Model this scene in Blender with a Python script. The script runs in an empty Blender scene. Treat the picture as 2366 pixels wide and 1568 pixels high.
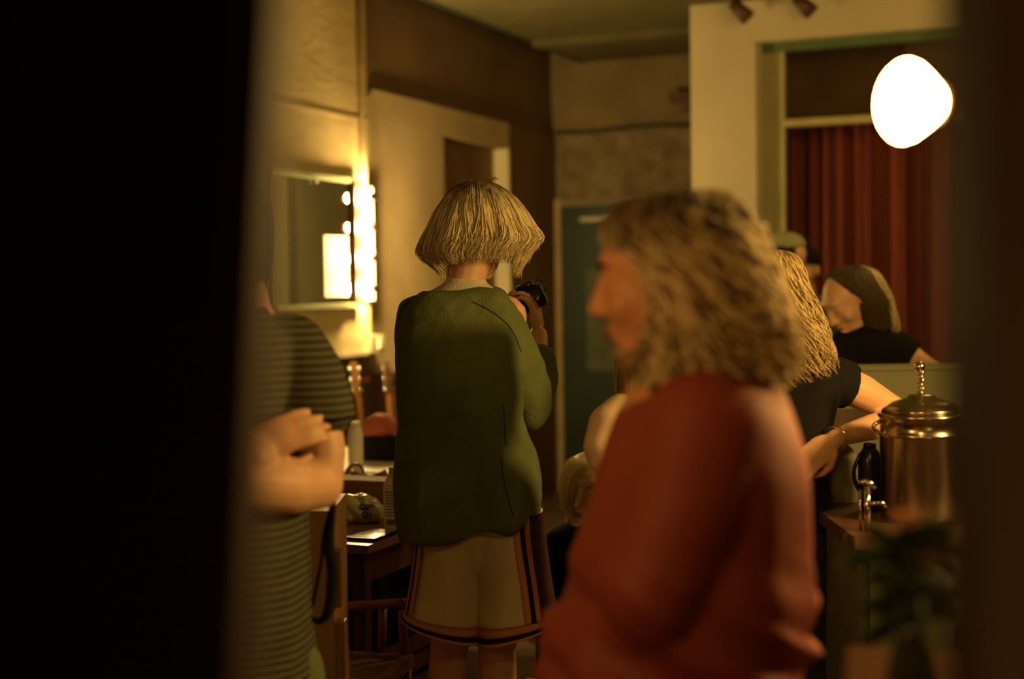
import bpy, bmesh, math, random
from mathutils import Vector, Matrix, noise, Euler
random.seed(7)
sc = bpy.context.scene
R = math.radians
# ---------------------------------------------------------------- camera, world, light, exposure
FPX = 3286.0; CXP, CYP = 1183.0, 784.0
CAMP = Vector((0, 0, 1.5))
cam = bpy.data.objects.new('camera', bpy.data.cameras.new('camera')); sc.collection.objects.link(cam)
cam.data.lens = 50; cam.data.sensor_width = 36; cam.data.clip_start = .05
CROT = Matrix.Rotation(R(90 - 2.25), 3, 'X') @ Matrix.Rotation(R(-0.9), 3, 'Z')
cam.matrix_world = Matrix.Translation(CAMP) @ CROT.to_4x4()
cam.data.dof.use_dof = True; cam.data.dof.focus_distance = 3.85; cam.data.dof.aperture_fstop = 1.5
sc.camera = cam
sc.view_settings.view_transform = 'Standard'; sc.view_settings.look = 'None'
sc.view_settings.exposure = -0.12; sc.view_settings.gamma = 1; sc.view_settings.use_curve_mapping = False
w = bpy.data.worlds.new('world'); sc.world = w; w.use_nodes = True
w.node_tree.nodes['Background'].inputs[0].default_value = (1, .6, .2, 1)
w.node_tree.nodes['Background'].inputs[1].default_value = .004
WARM = (1, .60, .155)
def lamp(name, loc, power, size, color=WARM, target=None, kind='POINT', spread=None):
    l = bpy.data.lights.new(name, kind); l.energy = power; l.color = color
    o = bpy.data.objects.new(name, l); sc.collection.objects.link(o); o.location = loc
    if kind == 'POINT': l.shadow_soft_size = size
    else:
        l.shape = 'DISK'; l.size = size
        d = Vector(target) - Vector(loc); o.rotation_euler = d.to_track_quat('-Z', 'Y').to_euler()
        if spread: l.spread = spread
    return o
# the room lamp beside the doorway the photograph was taken from, then unseen lights added on the right
lamp('doorway_lamp_light', (-.95, 1.15, 1.85), 3.7, .30, (1, .52, .13), (.3, 2.5, 1.35), 'AREA', R(120))
lamp('offscreen_key_light', (1.62, 2.62, 1.70), 120, .10, WARM)  # unseen key added out of frame, takes over light from the floor lamp
lamp('ceiling_fill_light', (2.1, 5.6, 2.7), 34, .25, WARM)  # unseen high fill, raised to make up for lost wall light
lamp('jamb_fill_light', (1.15, .15, .85), 12, .2, (1, .58, .16))  # unseen fill added to brighten the right doorway jamb

# ---------------------------------------------------------------- pixel and room frames
def ray(px, py):
    return CROT @ Vector(((px - CXP) / FPX, -(py - CYP) / FPX, -1))
def W(px, py, d):
    r = ray(px, py); return CAMP + r * (d / r.y)
TH = R(22.6)
U = Vector((math.sin(TH), math.cos(TH), 0)); V = Vector((math.cos(TH), -math.sin(TH), 0))
A0 = W(1280, 655, 10.2); A0.z = 0
def RM(a, b, z): return A0 + U * a + V * b + Vector((0, 0, z))      # room frame: a along the left wall, b along the back wall
def to_room(p):
    q = Vector(p) - A0; return (q.dot(U), q.dot(V), p[2])
def hit_b(px, py, b):
    r = ray(px, py); t = (b - (CAMP - A0).dot(V)) / r.dot(V); return to_room(CAMP + r * t)
def hit_a(px, py, a):
    r = ray(px, py); t = (a - (CAMP - A0).dot(U)) / r.dot(U); return to_room(CAMP + r * t)
def hit_z(px, py, z):
    r = ray(px, py); t = (z - CAMP.z) / r.z; return CAMP + r * t

# ---------------------------------------------------------------- materials
MATS = {}
def mat(name, col, rough=.7, metal=0, var=.15, scale=6, bump=0, bscale=40, col2=None, stretch=(1, 1, 1), emit=None, estr=0, coat=0, spec=.4):
    if name in MATS: return MATS[name]
    m = bpy.data.materials.new(name); m.use_nodes = True; nt = m.node_tree; p = nt.nodes['Principled BSDF']
    p.inputs['Roughness'].default_value = rough; p.inputs['Metallic'].default_value = metal
    p.inputs['Specular IOR Level'].default_value = spec; p.inputs['Coat Weight'].default_value = coat
    tc = nt.nodes.new('ShaderNodeTexCoord'); mp = nt.nodes.new('ShaderNodeMapping'); mp.inputs['Scale'].default_value = stretch
    nt.links.new(tc.outputs['Object'], mp.inputs[0])
    n = nt.nodes.new('ShaderNodeTexNoise'); n.inputs['Scale'].default_value = scale; n.inputs['Detail'].default_value = 5
    nt.links.new(mp.outputs[0], n.inputs['Vector'])
    r = nt.nodes.new('ShaderNodeValToRGB'); r.color_ramp.elements[0].position = .3; r.color_ramp.elements[1].position = .7
    c2 = col2 or [c * (1 - var) for c in col]
    r.color_ramp.elements[0].color = (*c2, 1); r.color_ramp.elements[1].color = (*(col if col2 else [min(1, c * (1 + var)) for c in col]), 1)
    nt.links.new(n.outputs[0], r.inputs[0]); nt.links.new(r.outputs[0], p.inputs['Base Color'])
    if bump:
        n2 = nt.nodes.new('ShaderNodeTexNoise'); n2.inputs['Scale'].default_value = bscale; n2.inputs['Detail'].default_value = 6
        nt.links.new(mp.outputs[0], n2.inputs['Vector'])
        b = nt.nodes.new('ShaderNodeBump'); b.inputs['Strength'].default_value = bump; b.inputs['Distance'].default_value = .01
        nt.links.new(n2.outputs[0], b.inputs['Height']); nt.links.new(b.outputs[0], p.inputs['Normal'])
    if emit: p.inputs['Emission Color'].default_value = (*emit, 1); p.inputs['Emission Strength'].default_value = estr
    MATS[name] = m; return m
def stripes(name, c1, c2, freq, warp=.02, rough=.85, duty=.5):
    m = bpy.data.materials.new(name); m.use_nodes = True; nt = m.node_tree; p = nt.nodes['Principled BSDF']; p.inputs['Roughness'].default_value = rough
    tc = nt.nodes.new('ShaderNodeTexCoord'); wv = nt.nodes.new('ShaderNodeTexWave'); wv.bands_direction = 'Z'
    wv.inputs['Scale'].default_value = freq; wv.inputs['Distortion'].default_value = 1.2; wv.inputs['Detail'].default_value = 1; wv.inputs['Detail Scale'].default_value = .25
    nt.links.new(tc.outputs['Object'], wv.inputs[0])
    r = nt.nodes.new('ShaderNodeValToRGB'); r.color_ramp.elements[0].position = duty - .08; r.color_ramp.elements[1].position = duty + .08
    r.color_ramp.elements[0].color = (*c1, 1); r.color_ramp.elements[1].color = (*c2, 1)
    nt.links.new(wv.outputs[1], r.inputs[0]); nt.links.new(r.outputs[0], p.inputs['Base Color']); return m
SKIN = mat('skin', (.70, .40, .25), .5, var=.07, scale=14)
SKINP = mat('skin_pale', (.74, .52, .36), .5, var=.06, scale=14)
LIP = mat('lips', (.45, .14, .10), .45)
EYE = mat('eyeball', (.75, .7, .6), .2, var=.02); IRIS = mat('iris', (.03, .02, .015), .15)
GREEN = mat('sweater_green', (.135, .165, .062), .95, var=.12, scale=30, bump=.5, bscale=220)
RED = mat('jacket_red', (.29, .050, .032), .62, var=.12, scale=5, bump=.15, bscale=30)
BLACK = mat('cloth_black', (.012, .011, .010), .9, var=.2, spec=.1)
TEEW = mat('tee_white', (.62, .58, .42), .9, var=.05, bump=.3, bscale=120)
SHORTW = mat('shorts_cream', (.74, .66, .44), .75, var=.06, bump=.25, bscale=60)
PINK = mat('trim_pink', (.62, .25, .16), .8); DARKTRIM = mat('trim_black', (.012, .008, .008), .8); MAROON = mat('panel_maroon', (.05, .014, .01), .8)
PLASTER = mat('plaster_cream', (.60, .54, .36), .9, var=.10, scale=2.2, bump=.25, bscale=18)
PLASTERD = mat('plaster_ochre', (.46, .35, .19), .9, var=.18, scale=1.8, bump=.2, bscale=14)
BROWNWALL = mat('wall_brown', (.085, .050, .022), .9, var=.2, scale=2)
WAIN = mat('wainscot_brown', (.11, .045, .022), .5, var=.3, scale=3, stretch=(8, 8, .6))
CEIL = mat('ceiling_olive', (.12, .105, .042), .9, var=.15, scale=3)
DKGREEN = mat('ceiling_dark_green', (.035, .05, .02), .8, var=.2)
DOORG = mat('door_green', (.014, .028, .008), .45, var=.2, scale=4)
WOOD = mat('wood_brown', (.30, .13, .045), .4, var=.3, scale=4, stretch=(6, 6, .7))
WOODD = mat('wood_dark', (.10, .045, .02), .5, var=.3, scale=4, stretch=(6, 6, .7))
WOODM = mat('wood_table', (.34, .17, .07), .25, var=.2, scale=5, stretch=(1, 6, 1))
FLOORM = mat('floor_boards', (.09, .05, .025), .5, var=.35, scale=3, stretch=(1, 8, 1))
CHROME = mat('chrome', (.75, .70, .60), .12, 1, var=.03); STEEL = mat('steel', (.50, .42, .30), .22, 1, var=.05)
BLKPL = mat('black_plastic', (.010, .010, .010), .25, var=.1)
WHITE = mat('white_paper', (.78, .74, .62), .7, var=.04); PALE = mat('pale_cloth', (.20, .19, .11), .85, var=.1, bump=.3, bscale=25)
CARD = mat('cardboard', (.30, .16, .07), .8, var=.1)

# ---------------------------------------------------------------- mesh helpers
def obj(name, bm, m, parent=None, smooth=True, ms=None):
    me = bpy.data.meshes.new(name)
    if isinstance(bm, bmesh.types.BMesh):
        bmesh.ops.recalc_face_normals(bm, faces=bm.faces[:]); bm.to_mesh(me); bm.free()
    else: me.from_pydata(bm[0], [], bm[1])
    for p in me.polygons: p.use_smooth = smooth
    o = bpy.data.objects.new(name, me); sc.collection.objects.link(o)
    for x in (ms or [m]): me.materials.append(x)
    if parent is not None: o.parent = parent; o.matrix_parent_inverse = Matrix.Translation(-parent.location) if parent.type == 'EMPTY' else Matrix.Identity(4)
    return o
def tag(o, label, cat, group=None):
    o['label'] = label; o['category'] = cat
    if group: o['group'] = group
    return o
def thing(name, label, cat, loc=(0, 0, 0), group=None):
    o = bpy.data.objects.new(name, None); sc.collection.objects.link(o); o.location = loc; o.empty_display_size = .1
    return tag(o, label, cat, group)
def struct(name, bm, m, smooth=False):
    o = obj(name, bm, m, None, smooth); o['kind'] = 'structure'; return o
def B(): return bmesh.new()
def box_pts(bm, fn, x0, x1, y0, y1, z0, z1):
    vs = [bm.verts.new(fn(x, y, z)) for x in (x0, x1) for y in (y0, y1) for z in (z0, z1)]
    for f in ((0, 1, 3, 2), (4, 6, 7, 5), (0, 4, 5, 1), (2, 3, 7, 6), (0, 2, 6, 4), (1, 5, 7, 3)): bm.faces.new([vs[i] for i in f])
    return bm
def rbox(a0, a1, b0, b1, z0, z1, bm=None): return box_pts(bm or B(), RM, a0, a1, b0, b1, z0, z1)
WV = lambda x, y, z: Vector((x, y, z))
def wbox(x0, x1, y0, y1, z0, z1, bm=None, fn=WV, bev=0):
    bm = box_pts(bm or B(), fn, x0, x1, y0, y1, z0, z1)
    if bev: bmesh.ops.bevel(bm, geom=bm.edges[:], offset=bev, segments=2, affect='EDGES')
    return bm
def frame_at(o, rz=0):
    M = Matrix.Translation(Vector(o)) @ Matrix.Rotation(rz, 4, 'Z'); return lambda x, y, z: M @ Vector((x, y, z))
def sphere(bm, c, r, sub=2, M=None):
    r = (r, r, r) if isinstance(r, (int, float)) else r
    mm = Matrix.Translation(Vector(c)) @ (M.to_4x4() if M else Matrix.Identity(4)) @ Matrix.Diagonal((*r, 1))
    bmesh.ops.create_icosphere(bm, subdivisions=sub, radius=1, matrix=mm); return bm
def cone(bm, p, q, r0, r1, seg=16, caps=True):
    p, q = Vector(p), Vector(q); d = q - p; L = d.length
    if L < 1e-6: return bm
    mm = Matrix.Translation((p + q) / 2) @ d.to_track_quat('Z', 'Y').to_matrix().to_4x4()
    bmesh.ops.create_cone(bm, cap_ends=caps, segments=seg, radius1=r0, radius2=r1, depth=L, matrix=mm); return bm
def chain(bm, nodes, seg=14, sub=2):
    for i, (p, r) in enumerate(nodes):
        sphere(bm, p, r, sub)
        if i: cone(bm, nodes[i - 1][0], p, nodes[i - 1][1], r, seg)
    return bm
def tube(bm, pts, r, seg=8, caps=True):
    pts = [Vector(p) for p in pts]; rings = []
    up = Vector((.13, .21, .97))
    for i, p in enumerate(pts):
        t = (pts[min(i + 1, len(pts) - 1)] - pts[max(i - 1, 0)]).normalized()
        n = t.cross(up); n = n.normalized() if n.length > 1e-4 else Vector((1, 0, 0)); b = t.cross(n)
        rr = r[i] if isinstance(r, (list, tuple)) else r
        rings.append([bm.verts.new(p + (n * math.cos(2 * math.pi * k / seg) + b * math.sin(2 * math.pi * k / seg)) * rr) for k in range(seg)])
    for i in range(len(rings) - 1):
        for k in range(seg): bm.faces.new((rings[i][k], rings[i][(k + 1) % seg], rings[i + 1][(k + 1) % seg], rings[i + 1][k]))
    if caps: bm.faces.new(rings[0]); bm.faces.new(rings[-1])
    return bm
def lathe(bm, prof, c=(0, 0, 0), seg=32, M=None):
    c = Vector(c); rings = []
    for r, z in prof:
        rings.append([bm.verts.new(c + (M @ Vector((r * math.cos(2 * math.pi * k / seg), r * math.sin(2 * math.pi * k / seg), z)) if M else Vector((r * math.cos(2 * math.pi * k / seg), r * math.sin(2 * math.pi * k / seg), z)))) for k in range(seg)])
    for i in range(len(rings) - 1):
        for k in range(seg): bm.faces.new((rings[i][k], rings[i][(k + 1) % seg], rings[i + 1][(k + 1) % seg], rings[i + 1][k]))
    bm.faces.new(rings[0]); bm.faces.new(rings[-1]); return bm
def remesh(name, bm, voxel, m, parent, smooth=6, fold=None):
    """fuse overlapping closed shapes into one continuous surface"""
    me = bpy.data.meshes.new('tmp'); bm.to_mesh(me); bm.free()
    o = bpy.data.objects.new('tmp', me); sc.collection.objects.link(o)
    md = o.modifiers.new('r', 'REMESH'); md.mode = 'VOXEL'; md.voxel_size = voxel; md.use_smooth_shade = True
    if smooth:
        s = o.modifiers.new('s', 'SMOOTH'); s.iterations = smooth; s.factor = .6
    dg = bpy.context.evaluated_depsgraph_get(); ev = o.evaluated_get(dg)
    m2 = bpy.data.meshes.new_from_object(ev); m2.name = name
    bpy.data.objects.remove(o); bpy.data.meshes.remove(me)
    if fold:
        ns = [v.normal.copy() for v in m2.vertices]
        for v, n in zip(m2.vertices, ns): v.co += n * fold(v.co)
    for p in m2.polygons: p.use_smooth = True
    m2.materials.clear(); m2.materials.append(m)
    r = bpy.data.objects.new(name, m2); sc.collection.objects.link(r)
    if parent is not None: r.parent = parent; r.matrix_parent_inverse = Matrix.Translation(-parent.location)
    return r
def folds(amp, sx=9, sy=9, sz=3, amp2=0, seed=0):
    def f(p):
        q = Vector((p.x * sx + seed, p.y * sy, p.z * sz)); a = noise.noise(q)
        b = noise.noise(Vector((p.x * 6 + p.z * 9 + seed, p.y * 6, p.z * 14 - p.x * 12)))
        return amp * (1 - 2 * abs(a)) * .8 + amp2 * (1 - 3 * abs(b))
    return f
def cr(p0, p1, p2, p3, t):
    return .5 * ((2 * p1) + (-p0 + p2) * t + (2 * p0 - 5 * p1 + 4 * p2 - p3) * t * t + (-p0 + 3 * p1 - 3 * p2 + p3) * t ** 3)
class Loft:
    """stack of elliptic rings; rows = (py_left, py_right, x_left, x_right, half_depth[, depth shift]) at distance d"""
    def __init__(s, rows, d, ex=.85):
        s.r = []; s.ex = ex
        for r in rows:
            r = list(r) + [0] * (6 - len(r)); dd = d + r[5]
            L = W(r[2], r[0], dd); Q = W(r[3], r[1], dd); s.r.append(((L + Q) / 2, (Q - L) / 2, r[4]))
    def at(s, t):
        n = len(s.r) - 1; x = max(0, min(n - 1e-6, t * n)); i = int(x); f = x - i
        g = lambda k: s.r[max(0, min(n, k))]
        return tuple(cr(g(i - 1)[j], g(i)[j], g(i + 1)[j], g(i + 2)[j], f) for j in range(3))
    def pt(s, t, ph, off=0):
        c, h, d = s.at(t); e = s.ex
        cs, sn = math.cos(ph), math.sin(ph)
        k1 = math.copysign(abs(cs) ** e, cs); k2 = math.copysign(abs(sn) ** e, sn)
        p = c + h * k1 + Vector((0, -max(d, .002) * k2, 0))
        if off:
            n = Vector((cs, -sn, 0)); p = p + n * off
        return p
    def solid(s, bm, rings=40, seg=48, cap=True):
        R_ = [[bm.verts.new(s.pt(i / rings, 2 * math.pi * k / seg)) for k in range(seg)] for i in range(rings + 1)]
        for i in range(rings):
            for k in range(seg): bm.faces.new((R_[i][k], R_[i + 1][k], R_[i + 1][(k + 1) % seg], R_[i][(k + 1) % seg]))
        if cap: bm.faces.new(R_[0][::-1]); bm.faces.new(R_[-1])
        return bm
    def patch(s, t0, t1, p0, p1, off, nt=24, np_=24, thick=.003):
        """thin band following the surface"""
        vs, fs = [], []
        for o in (off, off - thick):
            for i in range(nt + 1):
                for k in range(np_ + 1): vs.append(s.pt(t0 + (t1 - t0) * i / nt, p0 + (p1 - p0) * k / np_, o))
        n = np_ + 1; N = n * (nt + 1)
        for i in range(nt):
            for k in range(np_):
                a = i * n + k; fs.append((a, a + 1, a + n + 1, a + n)); fs.append((N + a, N + a + n, N + a + n + 1, N + a + 1))
        for i in range(nt):
            for k in (0, np_): a = i * n + k; fs.append((a, a + n, N + a + n, N + a))
        for k in range(np_):
            for i in (0, nt): a = i * n + k; fs.append((a, a + 1, N + a + 1, N + a))
        return vs, fs
    def strands(s, count, r, t0=(0, .15), t1=(.8, 1.05), curl=0, cf=6, out=(0, .012), phs=(0, 2 * math.pi), wander=.12, n=12, spill=.02, noisef=None, gather=0):
        vs, fs, mi = [], [], []
        for q in range(count):
            ph = random.uniform(*phs); a = random.uniform(*t0); b = random.uniform(*t1); o0 = random.uniform(*out)
            w1, w2 = random.uniform(-1, 1) * wander, random.uniform(0, 6.28); sp = random.uniform(.3, 1) * spill
            lock = math.sin(ph * 13 + 1.3) * gather; rr = r * random.uniform(.6, 1.3); pts = []
            cfr = cf * random.uniform(.8, 1.2)
            for i in range(n + 1):
                u = i / n; t = a + (b - a) * u; tt = min(t, 1)
                p = s.pt(tt, ph + lock * u + w1 * u * math.sin(2 * u + w2), o0 * (.3 + u) + (noisef(ph, u) if noisef else 0))
                if t > 1: p = p + Vector((0, 0, -(t - 1) * sp * 10))
                if curl:
                    g = min(1, u * 2.5) * curl; an = cfr * 6.28 * u + w2
                    p = p + Vector((math.cos(an) * g, math.sin(an) * g * .8, math.sin(an * 1.0 + 1) * g * .5))
                pts.append(p)
            m_ = 0 if random.random() < .72 else 1; base = len(vs)
            for i, p in enumerate(pts):
                tdir = (pts[min(i + 1, n)] - pts[max(0, i - 1)]).normalized(); n1 = tdir.cross(Vector((.3, -.9, .2))).normalized(); n2 = tdir.cross(n1)
                rad = rr * (1 - .75 * (i / n) ** 3)
                for k in range(3): an = k * 2.094; vs.append(p + (n1 * math.cos(an) + n2 * math.sin(an)) * rad)
            for i in range(n):
                for k in range(3): x = base + i * 3; fs.append((x + k, x + (k + 1) % 3, x + 3 + (k + 1) % 3, x + 3 + k)); mi.append(m_)
        return vs, fs, mi
def hair_obj(name, L, parent, m1, m2, **kw):
    base = kw.pop('base', True); vs, fs, mi = L.strands(**kw)
    if base:
        bm = B(); L.solid(bm, 30, 40); bm.verts.ensure_lookup_table(); off = len(vs)
        bm.verts.index_update(); c = sum((v.co for v in bm.verts), Vector()) / len(bm.verts)
        vs += [c + (v.co - c) * .94 for v in bm.verts]
        for f in bm.faces: fs.append(tuple(off + v.index for v in f.verts)); mi.append(1)
        bm.free()
    o = obj(name, (vs, fs), None, parent, True, [m1, m2])
    o.data.polygons.foreach_set('material_index', mi); return o

# ---------------------------------------------------------------- people helpers
def head_bm(bm, c, yaw, pitch=0, roll=0, s=1.0, jaw=1.0, nose=1.0, closed=False):
    """skull, jaw, nose, brow, lips and ears in one overlapping set; faces local +y; returns the local-to-world matrix"""
    M = Matrix.Translation(Vector(c)) @ Matrix.Rotation(yaw, 4, 'Z') @ Matrix.Rotation(-pitch, 4, 'X') @ Matrix.Rotation(roll, 4, 'Y') @ Matrix.Scale(s, 4)
    R3 = M.to_3x3().normalized()
    P = lambda x, y, z: M @ Vector((x, y, z))
    def el(x, y, z, rx, ry, rz): sphere(bm, P(x, y, z), (rx * s, ry * s, rz * s), 3, R3)
    el(0, -.012, .030, .074, .096, .088); el(0, .035, -.005, .062, .058, .085)
    el(0, .040, -.068, .046 * jaw, .046, .042); el(0, .066, -.096, .020, .018, .017)
    el(0, .070, .052, .050, .024, .022); el(.042, .058, -.015, .022, .024, .024); el(-.042, .058, -.015, .022, .024, .024)
    chain(bm, [(P(0, .086, .036), .010 * s), (P(0, .086 + .016 * nose, .008), .0115 * s), (P(0, .086 + .027 * nose, -.012), .0135 * s)])
    if closed:
        for sx in (-1, 1): el(.031 * sx, .070, .020, .016, .014, .013); el(.012, .098, -.018, .010, .012, .009); el(-.012, .098, -.018, .010, .012, .009)
    el(0, .088, -.042, .022, .011, .007); el(0, .087, -.054, .019, .010, .008)
    for sx in (-1, 1): el(.076 * sx, -.006, .005, .010, .018, .030)
    return M
def face_bits(person, M, s=1.0, open_=True):
    for sx in (-1, 1):
        b = B(); sphere(b, M @ Vector((.031 * sx, .072, .022)), .0125 * s, 3); e = obj('eye', b, EYE, person)
        b = B(); sphere(b, M @ Vector((.031 * sx, .0800, .0215)), .0062 * s, 2); obj('iris', b, IRIS, e)
        b = B(); tube(b, [M @ Vector((sx * (.014 + .038 * k / 5), .088 - .012 * (k / 5) ** 2, .044 + .007 * math.sin(k / 5 * 2.6))) for k in range(6)], [.0025, .0035, .0035, .003, .0025, .0015]); obj('eyebrow', b, mat('brow_hair', (.07, .035, .015), .8), person)
    b = B(); sphere(b, M @ Vector((0, .0985, -.048)), (.020 * s, .004 * s, .008 * s), 3, M.to_3x3().normalized()); obj('lips', b, LIP, person)
def hand_bm(bm, wrist, dirv, palmn, size=1.0, curl=.5, thumb=1, spread=.12):
    """palm, four unequal three-jointed fingers and a thumb leaving the side of the palm"""
    d = Vector(dirv).normalized(); n = Vector(palmn); n = (n - d * n.dot(d)).normalized(); sd = d.cross(n)   # n points out of the palm
    w_ = Vector(wrist); s = size
    M = Matrix((sd, d, n)).transposed()
    sphere(bm, w_ + d * .045 * s, (.040 * s, .050 * s, .015 * s), 3, M)
    for i, L in enumerate((.072, .080, .075, .058)):
        x = (i - 1.5) * .020 * s; p = w_ + d * (.083 - abs(i - 1.2) * .004) * s + sd * x * thumb * -1
        nodes = [(p - d * .02 * s, .0095 * s), (p, .0092 * s)]; ang = curl * .55; dd = (d + sd * (i - 1.5) * -thumb * spread).normalized()
        for k, f in enumerate((.45, .32, .25)):
            v_ = dd * math.cos(ang) + n * math.sin(ang); p = p + v_ * L * f * s; nodes.append((p, (.0088 - .0009 * k) * s)); ang += curl * .9
        chain(bm, nodes, 10, 2)
    p = w_ + d * .022 * s + sd * .028 * s * thumb
    chain(bm, [(p, .013 * s), (p + (d * .028 + sd * .024 * thumb + n * .012) * s, .0115 * s), (p + (d * .055 + sd * .028 * thumb + n * .024) * s, .010 * s), (p + (d * .076 + sd * .022 * thumb + n * .036) * s, .008 * s)], 10, 2)
def P2(px, py, d, rpx): return (W(px, py, d), rpx * d / FPX)
def legs(bm, hipL, hipR, d, foot=True, zk=.5, sp=1.0):
    for h in (hipL, hipR):
        hx, hy, hz = h
        chain(bm, [((hx, hy, hz), .085), ((hx, hy + .02, hz - .2), .075), ((hx, hy, zk), .052), ((hx, hy - .02, zk - .14), .050), ((hx, hy, .10), .034), ((hx, hy, .06), .034)])
        chain(bm, [((hx, hy - .02, .045), .036), ((hx, hy + .10, .035), .034), ((hx, hy + .15, .03), .026)])

# ================================================================= THE ROOM
ZC = 3.05
BP = .12                                     # how far the mirror panel stands off the left wall
a850 = hit_b(852, 500, BP)[0]
a1015 = hit_b(1015, 400, 0)[0]; a1165 = hit_b(1168, 400, 0)[0]; zt = hit_b(1165, 345, 0)[2]
# left wall: upper brown strip and lower ochre panelling with rounded corner, broken by a shallow doorway recess
zl = 2.55
bm = B(); rbox(-12, .0, -.35, -.1, 0, 3.5, bm); struct('wall_left', bm, BROWNWALL)
bm = rbox(-12, a1015, -.12, 0, 1.03, 3.5); rbox(a1165, 0.1, -.12, 0, 1.03, 3.5, bm); rbox(a1015, a1165, -.12, 0, zt, 3.5, bm)
struct('wall_left_upper', bm, mat('wall_left_brown', (.16, .095, .04), .9, var=.15, scale=2, bump=.2, bscale=10))
def rpanel(a0, a1, z0, z1, b0, b1, rad, corner_left=True):
    bm = B(); pts = [(a1, z0), (a1, z1)]
    if rad: pts += [(a0 + rad - rad * math.sin(k / 8 * math.pi / 2), z1 - rad + rad * math.cos(k / 8 * math.pi / 2)) for k in range(9)]
    else: pts += [(a0, z1)]
    pts += [(a0, z0)]
    f0 = [bm.verts.new(RM(a, b0, z)) for a, z in pts]; f1 = [bm.verts.new(RM(a, b1, z)) for a, z in pts]
    bm.faces.new(f0); bm.faces.new(f1[::-1])
    for i in range(len(pts)): j = (i + 1) % len(pts); bm.faces.new((f0[i], f1[i], f1[j], f0[j]))
    return bm
aL = hit_b(853, 240, .03)[0]
struct('trim_1', rpanel(aL, a1015, 1.03, zl, 0, .03, .06), PLASTERD)
bm = rbox(a1015, a1165, 0, .03, zt, zl); struct('trim_2', bm, PLASTERD)
struct('trim_3', rbox(a1165, -.002, 0, .028, 1.03, zl - .005), mat('plaster_brown', (.15, .085, .032), .9, var=.15, scale=2))
bm = rbox(-12, a1015, 0, .035, 0, 1.03); rbox(a1165, -.002, 0, .035, 0, 1.03, bm)
rbox(-12, a1015, .035, .05, 1.0, 1.03, bm)
struct('wall_left_wainscot', bm, WAIN)
struct('trim_4', rbox(a1165 - .03, a1165, -.10, .034, 0, zt), PLASTER)       # pale far jamb of the recess
struct('door_1', rbox(a1015, a1165 - .03, -.10, -.07, 0, zt), mat('door_brown', (.20, .115, .05), .7, var=.15))
# projecting panel that carries the mirror
zb = hit_b(770, 828, BP)[2]
bm = rbox(-12, a850, .051, BP, zb, 3.5); struct('wall_left_panel', bm, mat('plaster_yellow', (.62, .50, .26), .9, var=.14, scale=2.5, bump=.3, bscale=12, stretch=(1, 1, 2)))
zs = hit_b(700, 250, BP)[2]
struct('trim_5', rbox(-12, a850 - .02, BP, BP + .012, zb, zb + .025), PLASTER)
struct('trim_6', rbox(-12, a850 + .001, BP, BP + .004, zs, zs + .012), PLASTERD)
tag(obj('pipe', tube(B(), [RM(a850 - .09, BP + .02, zz) for zz in (1.95, 2.2, 2.6, 3.04)], .018, 12), mat('pipe_paint', (.42, .31, .15), .7)), 'vertical pipe painted ochre running up above the lit mirror', 'pipe')
# back wall with green door
LB = 1.478; aR = -1.659
struct('wall_back', rbox(0, .2, -.35, 8, 0, 3.6), mat('plaster_back', (.22, .165, .08), .9, var=.2, scale=3, bump=.3, bscale=10))
zr = hit_a(1400, 300, 0)[2]
wp = mat('wallpaper_back', (.27, .22, .12), .9, col2=(.15, .105, .05), scale=9, bump=.2, bscale=30, stretch=(1, 1, 1))
b1 = hit_a(1284, 400, 0)[1]
struct('wall_back_wallpaper', rbox(-.012, 0, b1 + .03, 3.2, 1.0, zr - .02), wp)
cab = tube(B(), [RM(-.03, b1 + .02 + k * .1, zr - .03 * math.sin(k * .7) * .3) for k in range(22)], .012, 8)
tag(obj('cable', cab, mat('cable_dark', (.03, .022, .012), .6)), 'dark cable running level across the back wall above the green door', 'cable')
dl = hit_a(1302, 700, -.02)[1]; zd = hit_a(1340, 476, -.02)[2]
struct('door_2', rbox(-.045, -.012, dl, dl + .86, .01, zd), DOORG)
bm = rbox(-.06, -.012, dl - .045, dl, 0, zd + .05); struct('trim_7', bm, mat('door_frame_ochre', (.38, .27, .12), .6))
struct('trim_8', rbox(-.06, -.012, dl, dl + .9, zd, zd + .05), mat('door_head_olive', (.20, .16, .08), .6))
q0 = hit_a(1340, 512, -.046); q1 = hit_a(1400, 500, -.046)
tag(obj('door_sign', rbox(-.052, -.0455, q0[1], q1[1] + .05, q0[2], q1[2]), mat('sign_pale', (.55, .52, .38), .6), None, False), 'narrow pale sign plate near the top of the green back door', 'sign')
q0 = hit_a(1357, 856, -.046); q1 = hit_a(1470, 617, -.046)
tag(obj('poster', rbox(-.050, -.0455, q0[1], q1[1], q0[2], q1[2]), mat('poster_olive', (.10, .115, .05), .7, var=.2, scale=12), None, False), 'plain olive poster on the green back door beside the curly haired head', 'poster')
# ceiling: lowered boarded slab over the room, dark green void along the left wall
bs = hit_a(1350, 150, 0)[1]
struct('ceiling', rbox(-12, .2, bs, 8, ZC, ZC + .06), CEIL)
struct('ceiling_upper', rbox(-12, .2, -.35, 8, 3.42, 3.5), DKGREEN)
struct('trim_9', rbox(-12, .0, bs - .02, bs, ZC - .01, ZC + .12), mat('fascia_green', (.05, .075, .03), .7))
for i, (px, py) in enumerate(((1225, 98), (1420, 183))):
    p = to_room(hit_z(px, py, ZC)); 
    tag(obj('ceiling_beam', rbox(p[0] - .09, p[0] + .05, bs + .02, 6, ZC - .045, ZC - .001), CEIL, None, False), ('long low ceiling batten nearer the camera, crossing above the blonde head', 'long low ceiling batten farther away, close to the back wall')[i], 'beam')
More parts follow.
